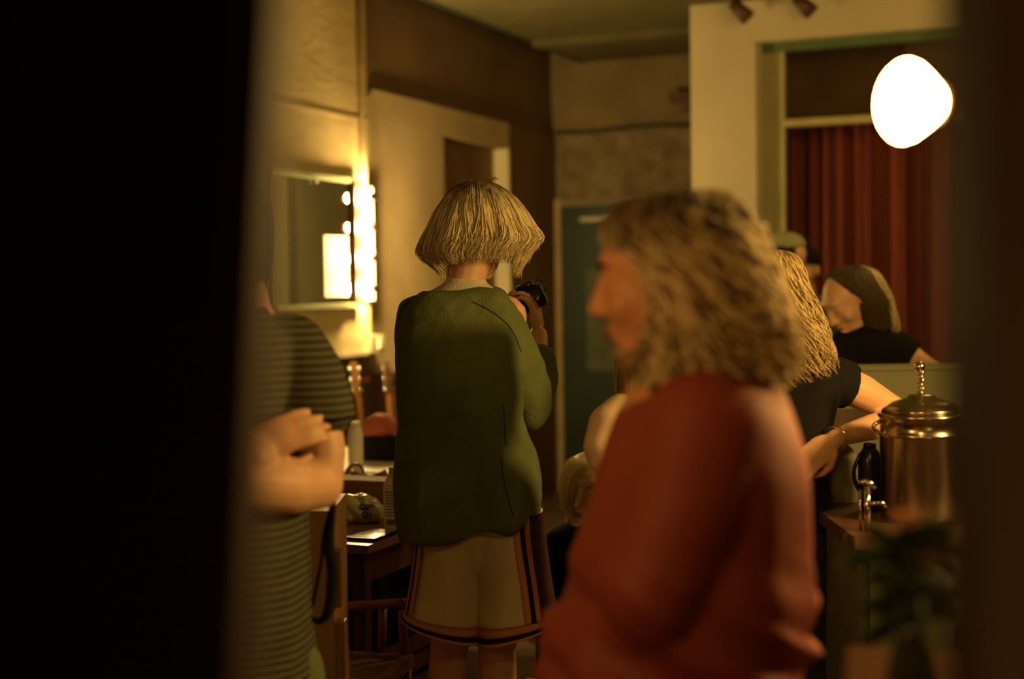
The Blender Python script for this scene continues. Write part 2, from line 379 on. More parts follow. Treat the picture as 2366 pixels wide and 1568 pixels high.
# right wall with the curtained opening
struct('wall_right_corner', rbox(aR + .001, 0, LB, LB + .12, 0, ZC), PLASTER)
o0 = hit_a(1747, 300, aR)[1]; zo = hit_a(1750, 97, aR)[2]
bm = rbox(aR, aR + .12, LB, o0, 0, ZC); rbox(aR, aR + .12, o0, o0 + 2.6, zo, ZC, bm); rbox(aR, aR + .12, o0 + 2.6, 8, 0, ZC, bm)
struct('wall_right', bm, PLASTER)
struct('window_1', rbox(aR + .04, aR + .60, o0, o0 + .02, .0, zo), PLASTER)
i0 = hit_a(1817, 400, aR + .14)[1]
struct('trim_10', rbox(aR + .10, aR + .16, o0 + .02, i0, 0, zo), mat('frame_olive', (.42, .40, .20), .7))
ztr = hit_a(1900, 282, aR + .14)[2]
struct('trim_11', rbox(aR + .09, aR + .15, i0, o0 + 2.6, ztr - .02, ztr + .02), mat('frame_yellow', (.50, .45, .18), .6))
struct('trim_12', rbox(aR + .08, aR + .15, o0 + .02, o0 + 2.6, zo - .05, zo), mat('frame_green', (.09, .15, .06), .6))
struct('wall_right_recess', rbox(aR + .62, aR + .66, o0 - .2, o0 + 3, 0, zo + .2), mat('recess_brown', (.13, .075, .035), .9))
# curtain with gathered folds
bm = B(); nb = 420; zz0, zz1 = .05, ztr; b_0, b_1 = i0 - .02, o0 + 2.6
cols = []
for k in range(nb + 1):
    b = b_0 + (b_1 - b_0) * k / nb; x = b * 23 + 2 * math.sin(b * 5); a = aR + .30 + .05 * math.sin(x) ** 3 + .016 * math.sin(b * 71 + 1)
    cols.append([bm.verts.new(RM(a + .006 * math.sin(z * 3 + b * 9), b, z)) for z in [zz0 + (zz1 - zz0) * j / 8 for j in range(9)]])
for k in range(nb):
    for j in range(8): bm.faces.new((cols[k][j], cols[k][j + 1], cols[k + 1][j + 1], cols[k + 1][j]))
o = obj('curtain', bm, mat('curtain_red', (.17, .036, .02), .8, var=.35, scale=3, stretch=(6, 6, .2)))
so = o.modifiers.new('thick', 'SOLIDIFY'); so.thickness = .004
tag(o, 'long rust red gathered curtain hanging in the opening behind the leaning woman', 'curtain')
# small brackets under the ceiling
for i, px in enumerate((1705, 1852)):
    p = hit_a(px, 8, aR - .12); c = RM(p[0], p[1], 0)
    t = thing('ceiling_spotlight', ('small unlit dark spotlight at ceiling edge, the left one of two', 'small unlit dark spotlight at ceiling edge, the right one nearer the lamp')[i], 'spotlight', (c.x, c.y, ZC), 'spotlights at the ceiling edge')
    bm = cone(B(), (c.x, c.y, ZC), (c.x, c.y, ZC - .05), .02, .02); obj('mount', bm, WOODD, t)
    bm = cone(B(), (c.x - .03, c.y, ZC - .03), (c.x + .05, c.y - .03, ZC - .12), .03, .045, 20); obj('lamp_can', bm, WOODD, t)
p = hit_a(1578, 240, -.1)
t = thing('wall_bracket', 'dark stepped bracket high on the back wall beside the cream corner', 'bracket', RM(p[0], p[1], p[2]))
obj('plate', rbox(-.14, -.012, p[1] - .09, p[1] + .25, p[2] + .02, p[2] + .08), WOODD, t, False); obj('arm', rbox(-.12, -.012, p[1], p[1] + .25, p[2] - .05, p[2] + .02), WOODD, t, False)
# floor and enclosing walls
struct('floor', rbox(-13, .2, -.35, 8, -.1, 0), FLOORM)
struct('wall_far_right', rbox(-13, .2, 7.8, 8, 0, ZC), BROWNWALL)
struct('wall_near', rbox(-13.2, -12, -.35, 8, 0, 3.5), BROWNWALL)
# near doorway edges
dj = mat('jamb_dark', (.010, .006, .004), .9); 
x1 = W(552, 784, .72).x
bm = B(); box_pts(bm, lambda x, y, z: Vector((x1 + x + (z - 1.5) * .075, .72 + y, z)), -.9, 0, 0, .05, 0, 3.0); struct('door_3', bm, dj)
bm = B(); box_pts(bm, lambda x, y, z: Vector((x1 + x + (z - 1.5) * .075, .72 + y, z)), .0, .012, .0, .05, 0, 3.0); struct('trim_13', bm, mat('jamb_red', (.05, .012, .006), .6))
x2 = W(2262, 784, .66).x
bm = B(); box_pts(bm, WV, x2, x2 + .8, .66, .72, 0, 3.0); struct('trim_14', bm, mat('jamb_brown', (.20, .125, .055), .7, var=.15, scale=3))

# ================================================================= MIRROR AND BULBS
t = thing('dressing_mirror', 'rectangular dressing mirror with brown right frame on the glowing left wall', 'mirror', RM(a850 - .3, BP, 1.2))
q = hit_b(828, 420, BP + .02); q2 = hit_b(828, 704, BP + .02); ml = hit_b(622, 500, BP + .02)[0]; mt, mb = q[2], q2[2]; mr = q[0]; fr = hit_b(812, 500, BP + .02)[0]
gm = mat('mirror_glass', (.42, .44, .34), .03, 1, var=.0)
obj('glass', rbox(ml, fr, BP + .004, BP + .022, mb + .01, mt - .01), gm, t, False)
obj('frame_side', rbox(fr, mr, BP + .004, BP + .045, mb, mt), mat('frame_brown', (.13, .045, .02), .5), t, False)
obj('frame_top', rbox(ml, fr, BP + .004, BP + .035, mt - .01, mt + .012), mat('frame_pale_green', (.42, .48, .26), .4), t, False)
obj('frame_bottom', rbox(ml, fr, BP + .004, BP + .05, mb - .012, mb + .01), MATS['frame_pale_green'], t, False)
q0 = hit_b(752, 686, BP + .026); q1 = hit_b(804, 546, BP + .026)
tag(obj('paper_sheet', rbox(q0[0], q1[0], BP + .0225, BP + .026, q0[2], q1[2]), mat('paper_bright', (.85, .82, .66), .6, emit=None), None, False), 'bright white sheet of paper on the right side of the mirror', 'paper')
t = thing('vanity_light_bar', 'vertical bar of four round glowing bulbs at the right of the mirror', 'light', RM(a850 - .03, BP, 1.5))
obj('bar', rbox(hit_b(837, 500, BP)[0], a850 - .002, BP + .001, BP + .028, mb + .02, mt - .02), WHITE, t, False)
BULB = mat('bulb_glow', (1, .9, .7), .3, emit=(1, .66, .22), estr=1300)
ab = hit_b(840, 500, BP + .05)[0]
for py in (457, 525, 597, 665):
    z = hit_b(845, py, BP + .05)[2]
    b = B(); cone(b, RM(ab, BP + .028, z), RM(ab, BP + .045, z), .018, .016); s_ = obj('socket', b, BLKPL, t)
    b = B(); sphere(b, RM(ab, BP + .068, z), .027, 3); g = obj('bulb', b, BULB, t)
    b = B(); sphere(b, RM(ab + .004, BP + .101, z), .021, 3); obj('bulb_cap', b, mat('cap_brown', (.10, .03, .015), .3), g)
q = hit_b(862, 805, BP)
t = thing('power_socket', 'small pale box at the lower corner of the lit wall panel', 'socket box', RM(q[0], BP, q[2]))
obj('housing', rbox(a850 - .06, a850 + .10, .055, BP + .03, zb + .01, zb + .10), mat('socket_pale', (.45, .46, .28), .5), t, False)
obj('switch', rbox(a850 + .02, a850 + .06, BP + .03, BP + .038, zb + .03, zb + .08), WHITE, t, False)
tag(obj('mirror_hook', sphere(sphere(B(), RM(hit_b(735, 420, BP + .05)[0], BP + .04, mt - .025), .008), RM(hit_b(735, 420, BP + .05)[0], BP + .04, mt - .01), .006), MATS['frame_pale_green']), 'tiny pale green hook under the top edge of the mirror', 'hook')
del t

# ================================================================= RIGHT LAMP
LD = 2.12
lc = W(2118, 236, LD)
t = thing('floor_lamp', 'bright glowing cone shaped glass lamp on a dark pole at the upper right', 'lamp', lc)
Mx = (W(2200, 240, LD + .05) - W(2060, 232, LD)).normalized().to_track_quat('Z', 'Y').to_matrix()
s_ = LD / FPX
s_ *= .86
prof = [(.004, -76 * s_), (70 * s_, -75 * s_), (104 * s_, -68 * s_), (112 * s_, -54 * s_), (108 * s_, -36 * s_), (88 * s_, 8 * s_), (66 * s_, 52 * s_), (52 * s_, 78 * s_), (44 * s_, 82 * s_), (.004, 84 * s_)]
prof = [(r_, z_ * .8) for r_, z_ in prof]; b = lathe(B(), prof, lc, 24, Mx); LG = mat('lamp_glass_glow', (1, .9, .7), .4, emit=(1, .60, .15), estr=70); obj('lamp_shade', b, LG, t)
e = lc + Mx @ Vector((0, 0, 84 * s_ * .8))
obj('collar', cone(B(), e - Mx @ Vector((0, 0, .004)), e + Mx @ Vector((0, 0, .035)), .036, .022, 24), WOODD, t)
xw = W(2272, 784, LD).x; zp = e.z - .03
obj('arm', tube(B(), [e + Mx @ Vector((0, 0, .03)), Vector((xw - .015, LD, zp + .02)), Vector((xw, LD, zp)), Vector((xw, LD, zp - .06))], .008, 10), WOODD, t)
obj('pole', cone(B(), (xw, LD, .02), (xw, LD, zp - .05), .011, .011, 16), WOODD, t)
obj('base', lathe(B(), [(.004, 0), (.13, 0), (.13, .012), (.02, .025), (.004, .026)], (xw, LD, 0), 32), WOODD, t)
# ================================================================= PEOPLE
HB1 = mat('hair_blonde', (.74, .60, .34), .5, var=.15, scale=25); HB2 = mat('hair_blonde_root', (.36, .26, .13), .6, var=.2, scale=25)
def dark_crown_hair(name, hi, lo, z0, z1, dark=.5):
    """hair dark near the crown (dyed regrowth on the bob, painted shade on the curls), light lengths (object height)"""
    m = bpy.data.materials.new(name); m.use_nodes = True; nt = m.node_tree; p = nt.nodes['Principled BSDF']; p.inputs['Roughness'].default_value = .5
    tc = nt.nodes.new('ShaderNodeTexCoord'); sp = nt.nodes.new('ShaderNodeSeparateXYZ'); nt.links.new(tc.outputs['Object'], sp.inputs[0])
    mp = nt.nodes.new('ShaderNodeMapping'); mp.inputs['Scale'].default_value = (60, 60, 5); nt.links.new(tc.outputs['Object'], mp.inputs[0])
    n = nt.nodes.new('ShaderNodeTexNoise'); n.inputs['Scale'].default_value = 1; nt.links.new(mp.outputs[0], n.inputs['Vector'])
    ma = nt.nodes.new('ShaderNodeMath'); ma.operation = 'MULTIPLY_ADD'; ma.inputs[1].default_value = .15; nt.links.new(n.outputs[0], ma.inputs[0]); nt.links.new(sp.outputs[2], ma.inputs[2])
    mr_ = nt.nodes.new('ShaderNodeMapRange'); mr_.inputs[1].default_value = z0 + .075; mr_.inputs[2].default_value = z1 + .075; nt.links.new(ma.outputs[0], mr_.inputs[0])
    mx = nt.nodes.new('ShaderNodeMix'); mx.data_type = 'RGBA'; mx.inputs[6].default_value = (*hi, 1); mx.inputs[7].default_value = (*lo, 1)
    nt.links.new(mr_.outputs[0], mx.inputs[0]); nt.links.new(mx.outputs[2], p.inputs['Base Color']); return m

# ---- blonde person with green sweater, seen from behind (in focus)
D = 3.87
per = thing('person', 'person with blonde bob in green sweater and cream shorts, standing back to camera', 'person', (W(1090, 784, D).x, D, 0))
bm = B()
hc = W(1100, 540, D)
hM = head_bm(bm, hc, R(-38), R(12))
chain(bm, [P2(1100, 560, D, 44), P2(1080, 640, D, 42), P2(1070, 690, D, 52)])
cx_ = per.location.x
chain(bm, [(W(1070, 760, D), .115), (W(1075, 900, D), .12), (W(1085, 1060, D), .12), (W(1095, 1180, D), .112)])
chain(bm, [(W(985, 735, D), .065), (W(1070, 720, D), .07), (W(1165, 735, D), .065)])
RA = [(W(1165, 745, D), .055), (W(1205, 850, D + .01), .045), (W(1225, 945, D + .06), .040), (W(1238, 850, D + .17), .036), (W(1244, 775, D + .23), .028)]
chain(bm, RA)
hand_bm(bm, W(1244, 768, D + .235), (-.12, .0, 1), (-.85, .30, .1), 1.0, .75, -1)
LA = [(W(985, 745, D), .055), (W(975, 880, D + .03), .045), (W(985, 985, D + .08), .040), (W(1090, 880, D + .28), .035), (W(1170, 790, D + .33), .028)]
chain(bm, LA); hand_bm(bm, W(1172, 775, D + .33), (.22, .0, 1), (.55, .6, .1), 1.0, .5, 1)
for x0, x1, x2 in ((1052, 1046, 1030), (1140, 1148, 1150)):
    z0 = W(x0, 1260, D).z
    chain(bm, [(W(x0, 1250, D), .085), (W(x1, 1420, D), .066), (W((x1 + x2) / 2, 1500, D), .052), (W(x2, 1600, D + .01), .055), (W(x2, 1760, D), .042), (W(x2, 1880, D), .034)])
    f = W(x2, 1900, D); chain(bm, [((f.x, f.y, .05), .036), ((f.x, f.y + .12, .035), .033), ((f.x, f.y + .17, .03), .025)])
remesh('body', bm, .0052, SKIN, per, 5)
# tee collar
L = Loft([(700, 690, 940, 1165, .10), (685, 672, 965, 1150, .085), (668, 655, 1000, 1128, .065), (652, 646, 1026, 1122, .053), (642, 648, 1030, 1120, .05)], D)
bm = B(); L.solid(bm, 16, 48); obj('tee_collar', bm, TEEW, per)
# sweater
SW = Loft([(672, 668, 985, 1130, .066, -.004), (684, 674, 962, 1160, .095, -.004), (703, 700, 932, 1195, .12), (750, 745, 918, 1215, .135), (850, 850, 918, 1205, .14), (950, 950, 919, 1200, .145), (1050, 1040, 919, 1222, .155), (1140, 1115, 920, 1240, .165), (1200, 1155, 920, 1247, .17), (1246, 1185, 921, 1251, .172)], D, .80)
bm = B(); SW.solid(bm, 60, 72)
chain(bm, [(W(1150, 745, D), .072), (W(1200, 850, D + .0), .066), (W(1222, 900, D + .03), .060), (W(1232, 940, D + .06), .056), (W(1238, 880, D + .13), .052), (W(1238, 835, D + .17), .047)], 20, 3)
chain(bm, [(W(985, 755, D), .075), (W(985, 860, D + .03), .068), (W(990, 970, D + .08), .060), (W(1060, 900, D + .22), .05)], 20, 3)
def swf(p):
    x = p.x - cx_; base = folds(.010, 7, 7, 2.2, .002, 3)(p)
    k = math.sin((x * 1.0 + (p.z - 1.1) * .28) * 46 + 1) * .009 * max(0, min(1, (x - .02) * 9))       # drag folds from the armpit
    k2 = .011 * math.sin((x + .35 * (1.2 - p.z)) * 34) * max(0, min(1, (1.18 - p.z) * 2.5))            # hanging folds near the hem
    return base + k + k2
sw = remesh('sweater', bm, .0065, GREEN, per, 4, swf)
vs, fs = SW.patch(.0, .075, 0, 2 * math.pi, .010, 6, 60, .010); obj('neck_rib', (vs, fs), GREEN, sw)
seam = mat('seam_dark', (.03, .035, .012), .9)
def surf_line(o_, pts, r):
    dg = bpy.context.evaluated_depsgraph_get(); dg.update(); out = []
    inv = o_.matrix_world.inverted()
    for px, py in pts:
        d = ray(px, py).normalized(); ok, loc, n, _ = o_.ray_cast(inv @ CAMP, (inv.to_3x3() @ d))
        if ok: out.append(o_.matrix_world @ loc + n * .0005)
    return out
bpy.context.view_layer.update()
def smoothpts(c, n=8):
    out = []
    for i in range(len(c) - 1):
        g = lambda k: c[max(0, min(len(c) - 1, k))]
        for j in range(n): out.append(tuple(cr(g(i - 1)[m], g(i)[m], g(i + 1)[m], g(i + 2)[m], j / n) for m in (0, 1)))
    return out + [c[-1]]
for c in ([(1090, 697), (1130, 716), (1168, 745), (1190, 778), (1204, 812)], [(1163, 935), (1166, 985), (1168, 1030)], [(1158, 1060), (1164, 1110), (1178, 1165), (1186, 1192)], [(950, 692), (930, 712), (922, 740)]):
    pts = surf_line(sw, smoothpts(c), 0)
    if len(pts) > 3: obj('seam', tube(B(), pts, .0018, 6), seam, sw)
# shorts
SL = [Loft([(1180, 1185, 955, 1125, .13), (1245, 1245, 966, 1124, .128), (1330, 1335, 957, 1106, .12), (1400, 1430, 944, 1106, .125), (1424, 1476, 938, 1108, .13)], D, .85),
      Loft([(1180, 1175, 1070, 1250, .135), (1245, 1240, 1082, 1253, .135), (1335, 1330, 1100, 1265, .13), (1430, 1400, 1104, 1277, .135), (1480, 1424, 1106, 1283, .14)], D, .85)]
bm = B(); chain(bm, [(W(1092, 1225, D), .128), (W(1098, 1250, D), .115)])
for L in SL: L.solid(bm, 40, 56)
sh = remesh('shorts', bm, .0065, SHORTW, per, 3, folds(.009, 10, 8, 2.5, .001, 9))
PI = math.pi
def patch_on(L, nm, m, t0, t1, p0, p1, off, **k): obj(nm, L.patch(t0, t1, p0, p1, off, **k), m, sh)
for L in SL:
    patch_on(L, 'hem_stripe', PINK, .76, .86, 0, 2 * PI, .012, nt=3, np_=60); patch_on(L, 'hem_stripe', DARKTRIM, .86, .93, 0, 2 * PI, .0125, nt=3, np_=60); patch_on(L, 'hem_stripe', PINK, .93, 1.0, 0, 2 * PI, .012, nt=3, np_=60)
Lr, Ll = SL[1], SL[0]
patch_on(Lr, 'side_panel', MAROON, .0, .77, -.55, .98, .0115, nt=24, np_=20)
patch_on(Lr, 'side_stripe', PINK, .0, .77, .98, 1.12, .0125, nt=24, np_=4); patch_on(Lr, 'side_stripe', DARKTRIM, .0, .77, 1.12, 1.24, .0125, nt=24, np_=4); patch_on(Lr, 'side_stripe', PINK, .0, .77, 1.24, 1.38, .0125, nt=24, np_=4)
patch_on(Ll, 'side_panel', MAROON, .0, .77, PI - .35, PI + .5, .0115, nt=24, np_=16)
patch_on(Ll, 'side_stripe', PINK, .0, .77, PI - .49, PI - .35, .0125, nt=24, np_=4); patch_on(Ll, 'side_stripe', DARKTRIM, .0, .77, PI - .62, PI - .49, .0125, nt=24, np_=4); patch_on(Ll, 'side_stripe', PINK, .0, .77, PI - .76, PI - .62, .0125, nt=24, np_=4)
# hair
zc = W(1100, 418, D).z; zlo = W(1100, 480, D).z
HM = dark_crown_hair('hair_bob', (.82, .70, .44), (.16, .11, .05), zlo - .015, zc - .005)
HM2 = dark_crown_hair('hair_bob_darker', (.50, .39, .20), (.12, .08, .04), zlo - .03, zc - .01)  # darker tone for some strands and the base beneath
HL = Loft([(420, 418, 1080, 1125, .02), (432, 430, 1054, 1152, .07), (455, 455, 1033, 1183, .105), (490, 488, 1012, 1208, .125), (525, 522, 999, 1226, .135), (560, 550, 983, 1240, .138), (588, 575, 980, 1220, .132), (610, 604, 999, 1207, .118), (630, 622, 1024, 1194, .09)], D, .95)
# the nape is open: keep the base short at the back, let side locks hang lower
HLb = Loft([(420, 418, 1080, 1125, .02), (432, 430, 1056, 1150, .07), (455, 455, 1036, 1180, .105), (490, 488, 1015, 1203, .125), (525, 522, 1003, 1217, .133), (560, 553, 988, 1222, .135), (585, 580, 990, 1212, .125), (603, 600, 1008, 1192, .10)], D, .95)
vs, fs, mi = HL.strands(2600, .0017, t0=(0, .2), t1=(.70, .90), out=(0, .010), wander=.30, n=14, spill=.05, noisef=lambda ph, u: (.009 * math.sin(ph * 17 + 2) + .006 * math.sin(ph * 29 + 4 * u)) * u, gather=.10, phs=(0, 2 * PI))
for a0, a1, cnt in ((-.55, .55, 520), (PI - .45, PI + .5, 380)):
    v2, f2, m2 = HL.strands(cnt, .0017, t0=(.1, .4), t1=(.85, 1.06), out=(0, .012), wander=.15, n=14, spill=.05, gather=.08, phs=(a0, a1)); o_ = len(vs)
    vs += v2; fs += [tuple(i + o_ for i in f) for f in f2]; mi += m2
# stray tips flicking out on the right
for q in range(90):
    s0 = HL.pt(random.uniform(.45, .58), random.uniform(-.3, .45), .0); e_ = W(random.uniform(1228, 1248), random.uniform(540, 578), D - random.uniform(-.02, .05)); base = len(vs); n = 8
    mid = (s0 + e_) / 2 + Vector((.012, 0, .022)); pts = [s0.lerp(mid, u / 4).lerp(mid.lerp(e_, u / 4), u / 4) for u in range(5)]; n = 4
    for i, p in enumerate(pts):
        for k in range(3): vs.append(p + Vector((math.cos(k * 2.1), .2, math.sin(k * 2.1))) * .0016 * (1 - .7 * i / n))
    for i in range(n):
        for k in range(3): x = base + i * 3; fs.append((x + k, x + (k + 1) % 3, x + 3 + (k + 1) % 3, x + 3 + k)); mi.append(0)
for q in range(14):
    ph = random.uniform(0, 6.28); p0 = HL.pt(.05, ph); base = len(vs)
    pts = [p0 + Vector((math.cos(ph) * .02 * u, -.01 * u, random.uniform(.004, .014) * math.sin(u * 2.2))) for u in (0, .35, .7, 1.1)]
    for i, p in enumerate(pts):
        for k in range(3): vs.append(p + Vector((math.cos(k * 2.1), .2, math.sin(k * 2.1))) * .0007)
    for i in range(3):
        for k in range(3): x = base + i * 3; fs.append((x + k, x + (k + 1) % 3, x + 3 + (k + 1) % 3, x + 3 + k)); mi.append(0)
bm = B(); HLb.solid(bm, 30, 40); bm.verts.index_update(); off = len(vs); cc = W(1100, 520, D)
vs += [cc + (v.co - cc) * .955 for v in bm.verts]
for f in bm.faces: fs.append(tuple(off + v.index for v in f.verts)); mi.append(1)
bm.free()
ho = obj('hair', (vs, fs), None, per, True, [HM, HM2]); ho.data.polygons.foreach_set('material_index', mi)
# small camera held in the raised hand
cc = W(1228, 686, D + .26)
t = thing('camera', 'small black camera held up in the blonde person\'s raised hand', 'camera', cc)
Mc = Matrix.Translation(cc) @ Euler((R(8), R(-24), R(-12))).to_matrix().to_4x4(); fn = lambda x, y, z: Mc @ Vector((x, y, z))
obj('camera_body', wbox(-.038, .038, -.028, .022, -.036, .030, None, fn, .005), BLKPL, t)
obj('viewfinder', wbox(-.030, .022, -.020, .015, .030, .046, None, fn, .003), BLKPL, t)
obj('lens', cone(B(), fn(0, .02, 0), fn(0, .07, 0), .026, .024, 24), BLKPL, t)
obj('button', cone(B(), fn(.02, -.0285, -.010), fn(.02, -.032, -.010), .005, .005, 12), CHROME, t)
obj('strap_loop', tube(B(), [fn(.036 + .012 * math.sin(k / 10 * PI) * 1.3, -.01, .02 + .02 * math.cos(k / 10 * PI * 1.2)) for k in range(11)], .0018, 6), BLKPL, t)

# ---- striped shirt person with folded arms, left
D = 2.85
per = thing('person', 'person in striped short sleeved shirt with folded arms at the left', 'person', (W(560, 784, D).x, D, 0))
bm = B()
hM = head_bm(bm, W(492, 590, D), R(96), R(8), 0, 1.06)
chain(bm, [P2(545, 650, D, 68), P2(560, 735, D, 74)])
chain(bm, [(W(560, 830, D), .12), (W(558, 1000, D), .11), (W(558, 1200, D), .105), (W(558, 1400, D), .105), (W(560, 1520, D), .11)])
chain(bm, [(W(430, 830, D), .07), (W(560, 800, D), .08), (W(690, 830, D), .07)])
EL = W(738, 1120, D - .05)
chain(bm, [(W(690, 840, D), .065), (W(722, 960, D - .03), .054), (W(742, 1040, D - .04), .050), (EL, .047)])
chain(bm, [(EL, .049), (W(660, 1122, D - .13), .058), (W(560, 1115, D - .20), .052), (W(490, 1075, D - .23), .034)])
hand_bm(bm, W(490, 1075, D - .23), (-1, 0, .2), (0, 1, 0), 1, .5, 1)
E2 = W(405, 1100, D - .05)
chain(bm, [(W(430, 840, D), .065), (W(405, 980, D - .03), .055), (E2, .047), (W(500, 1085, D - .16), .055), (W(580, 1060, D - .18), .050), (W(585, 1040, D - .17), .038)])
hand_bm(bm, W(578, 1038, D - .165), (.92, .12, .38), (.15, .9, -.25), 1.0, .35, -1, .04)
legs(bm, tuple(W(505, 1600, D)), tuple(W(640, 1600, D)), D)
remesh('body', bm, .0055, SKIN, per, 5)
face_bits(per, hM, 1.06)
hl = Loft([(432, 430, 500, 590, .04), (445, 445, 478, 612, .09), (490, 490, 462, 624, .115), (560, 560, 458, 625, .12), (620, 620, 465, 618, .115), (665, 665, 478, 606, .09)], D + .012)
HD1 = mat('hair_dark', (.025, .015, .008), .6, var=.3); HD2 = mat('hair_dark_low', (.015, .009, .005), .6, var=.3)
hair_obj('hair', hl, per, HD1, HD2, count=900, r=.0022, t0=(0, .3), t1=(.8, 1.02), out=(0, .006), n=8)
bm = B()
SH = Loft([(712, 706, 505, 622, .075), (740, 735, 470, 640, .10), (775, 775, 420, 690, .14), (850, 850, 405, 700, .155), (1000, 1000, 408, 690, .155), (1190, 1190, 410, 705, .155), (1300, 1300, 405, 708, .165), (1420, 1420, 400, 716, .175), (1560, 1545, 395, 726, .18)], D)
SH.solid(bm, 60, 64)
chain(bm, [(W(665, 815, D), .078), (W(705, 880, D - .01), .078), (W(722, 935, D - .02), .078)], 24, 3); cone(bm, W(722, 930, D - .02), W(732, 978, D - .025), .077, .074, 32)
chain(bm, [(W(440, 815, D), .078), (W(418, 880, D - .01), .078), (W(410, 950, D - .02), .074)], 24, 3)
STR = stripes('stripe_shirt', (.016, .017, .009), (.095, .088, .034), 21, duty=.5)
s_ = remesh('striped_shirt', bm, .0065, STR, per, 4, folds(.006, 7, 7, 4, .002, 5))
cf = B(); cone(cf, W(728, 962, D - .024), W(733, 984, D - .025), .0775, .0775, 32); obj('sleeve_cuff', cf, BLACK, s_)
bm = B()
for x in (505, 640): chain(bm, [(W(x, 1560, D), .10), (W(x, 1760, D), .085), (W(x, 2100, D), .07), ((W(x, 2100, D).x, D, .1), .06)])
remesh('trousers', bm, .01, mat('trousers_olive', (.10, .13, .05), .9), per, 4)
# strap hanging from the elbow
t_pts = [(772, 1145, 0), (768, 1175, 0), (760, 1250, 0), (768, 1330, .0), (758, 1410, .0), (735, 1435, .0), (712, 1415, .01), (700, 1380, .03), (690, 1345, .05)]
def ribbon(pts, wd, th, nrm=Vector((0, 1, 0))):
    bm = B(); pr = []
    for i, p in enumerate(pts):
        tt = (pts[min(i + 1, len(pts) - 1)] - pts[max(0, i - 1)]).normalized(); sd = tt.cross(nrm).normalized(); w_ = wd[i] if isinstance(wd, list) else wd
        pr.append([bm.verts.new(p + sd * a * w_ / 2 + nrm * b * th / 2) for a, b in ((-1, -1), (1, -1), (1, 1), (-1, 1))])
    for i in range(len(pr) - 1):
        for k in range(4): bm.faces.new((pr[i][k], pr[i][(k + 1) % 4], pr[i + 1][(k + 1) % 4], pr[i + 1][k]))
    bm.faces.new(pr[0]); bm.faces.new(pr[-1]); return bm
sp = smoothpts([(a, b) for a, b, c in t_pts], 6); n_ = len(sp)
pts = [W(a, b, D - .02 + .04 * (i / n_)) for i, (a, b) in enumerate(sp)]
wd = [.010 + .013 * math.sin(min(1, max(0, (i / n_ - .05) / .6)) * PI) for i in range(n_)]
tag(obj('camera_strap', ribbon(pts, wd, .003), BLACK), 'black camera strap looping down from the striped person\'s elbow', 'strap')
pts = [W(a, b, D + .03) for a, b in smoothpts([(768, 1165), (750, 1230), (742, 1300), (728, 1370), (716, 1420)], 6)]
o = obj('strap_tail', ribbon(pts, .008, .002), BLACK, bpy.data.objects['camera_strap'])

# ---- curly haired person in red jacket, foreground
D = 2.1
per = thing('person', 'person with curly hair and beard in red jacket, blurred in the foreground', 'person', (W(1600, 784, D).x, D, 0))
bm = B()
hcc = W(1548, 668, D); hM = head_bm(bm, hcc, R(72), R(8), 0, 1.04, 1, .9, True)
chain(bm, [(W(1560, 740, D + .01), .062), (W(1600, 880, D + .02), .066)])
chain(bm, [(W(1620, 1000, D), .13), (W(1620, 1200, D), .13), (W(1600, 1450, D), .13), (W(1590, 1700, D), .14)])
e1 = W(1500, 1400, D - .10)
chain(bm, [(W(1640, 1020, D - .10), .06), (e1, .045), (W(1420, 1440, D + .0), .034)])
hand_bm(bm, W(1420, 1440, D + .0), (-.6, .7, .1), (.7, .6, -.3), .95, .7, 1)
chain(bm, [(W(1600, 1020, D + .14), .06), (W(1480, 1390, D + .18), .045), (W(1400, 1450, D + .12), .034)])
legs(bm, (W(1560, 1700, D).x, D - .08, W(1560, 1700, D).z), (W(1610, 1700, D).x, D + .10, W(1610, 1700, D).z), D)
remesh('body', bm, .0055, mat('skin_ruddy', (.72, .33, .18), .5, var=.06, scale=14), per, 5)
b = B(); sphere(b, hM @ Vector((0, .0985, -.048)), (.020, .004, .008), 3, hM.to_3x3().normalized()); obj('lips', b, LIP, per)
for sx in (-1, 1): b = B(); tube(b, [hM @ Vector((sx * (.014 + .038 * k / 5), .092 - .012 * (k / 5) ** 2, .044 + .007 * math.sin(k / 5 * 2.6))) for k in range(6)], [.0025, .0045, .0045, .004, .003, .0015]); obj('eyebrow', b, MATS['brow_hair'], per)
# beard following the jaw
bm = B()
for x, y, z, r in ((0, .07, -.10, .024), (.03, .055, -.095, .024), (-.03, .055, -.095, .024), (.052, .030, -.078, .022), (-.052, .030, -.078, .022), (.058, .004, -.05, .016), (-.058, .004, -.05, .016), (0, .088, -.078, .014), (.018, .095, -.033, .007), (-.018, .095, -.033, .007)): sphere(bm, hM @ Vector((x, y, z)), r, 2)
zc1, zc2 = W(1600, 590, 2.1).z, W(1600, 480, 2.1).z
HC1 = dark_crown_hair('hair_curly', (.70, .53, .27), (.13, .08, .035), zc1, zc2); HC2 = dark_crown_hair('hair_curly_low', (.24, .15, .07), (.05, .03, .014), zc1, zc2)  # the dark crown is shade painted into the curls' colour
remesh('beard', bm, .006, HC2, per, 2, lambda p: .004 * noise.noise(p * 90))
ch = Loft([(450, 444, 1565, 1640, .04), (462, 460, 1490, 1675, .09), (505, 505, 1450, 1708, .115), (560, 560, 1455, 1735, .125), (640, 640, 1505, 1757, .13), (720, 720, 1515, 1780, .132), (790, 790, 1515, 1798, .13), (850, 850, 1520, 1795, .125), (890, 880, 1510, 1778, .11), (915, 892, 1535, 1755, .09)], D)
hair_obj('hair', ch, per, HC1, HC2, count=2300, r=.0036, t0=(0, .35), t1=(.6, 1.05), curl=.015, cf=2.4, out=(0, .014), n=22, wander=.3, spill=.03, gather=.12, noisef=lambda ph, u: .010 * math.sin(ph * 9 + u * 7) * u)
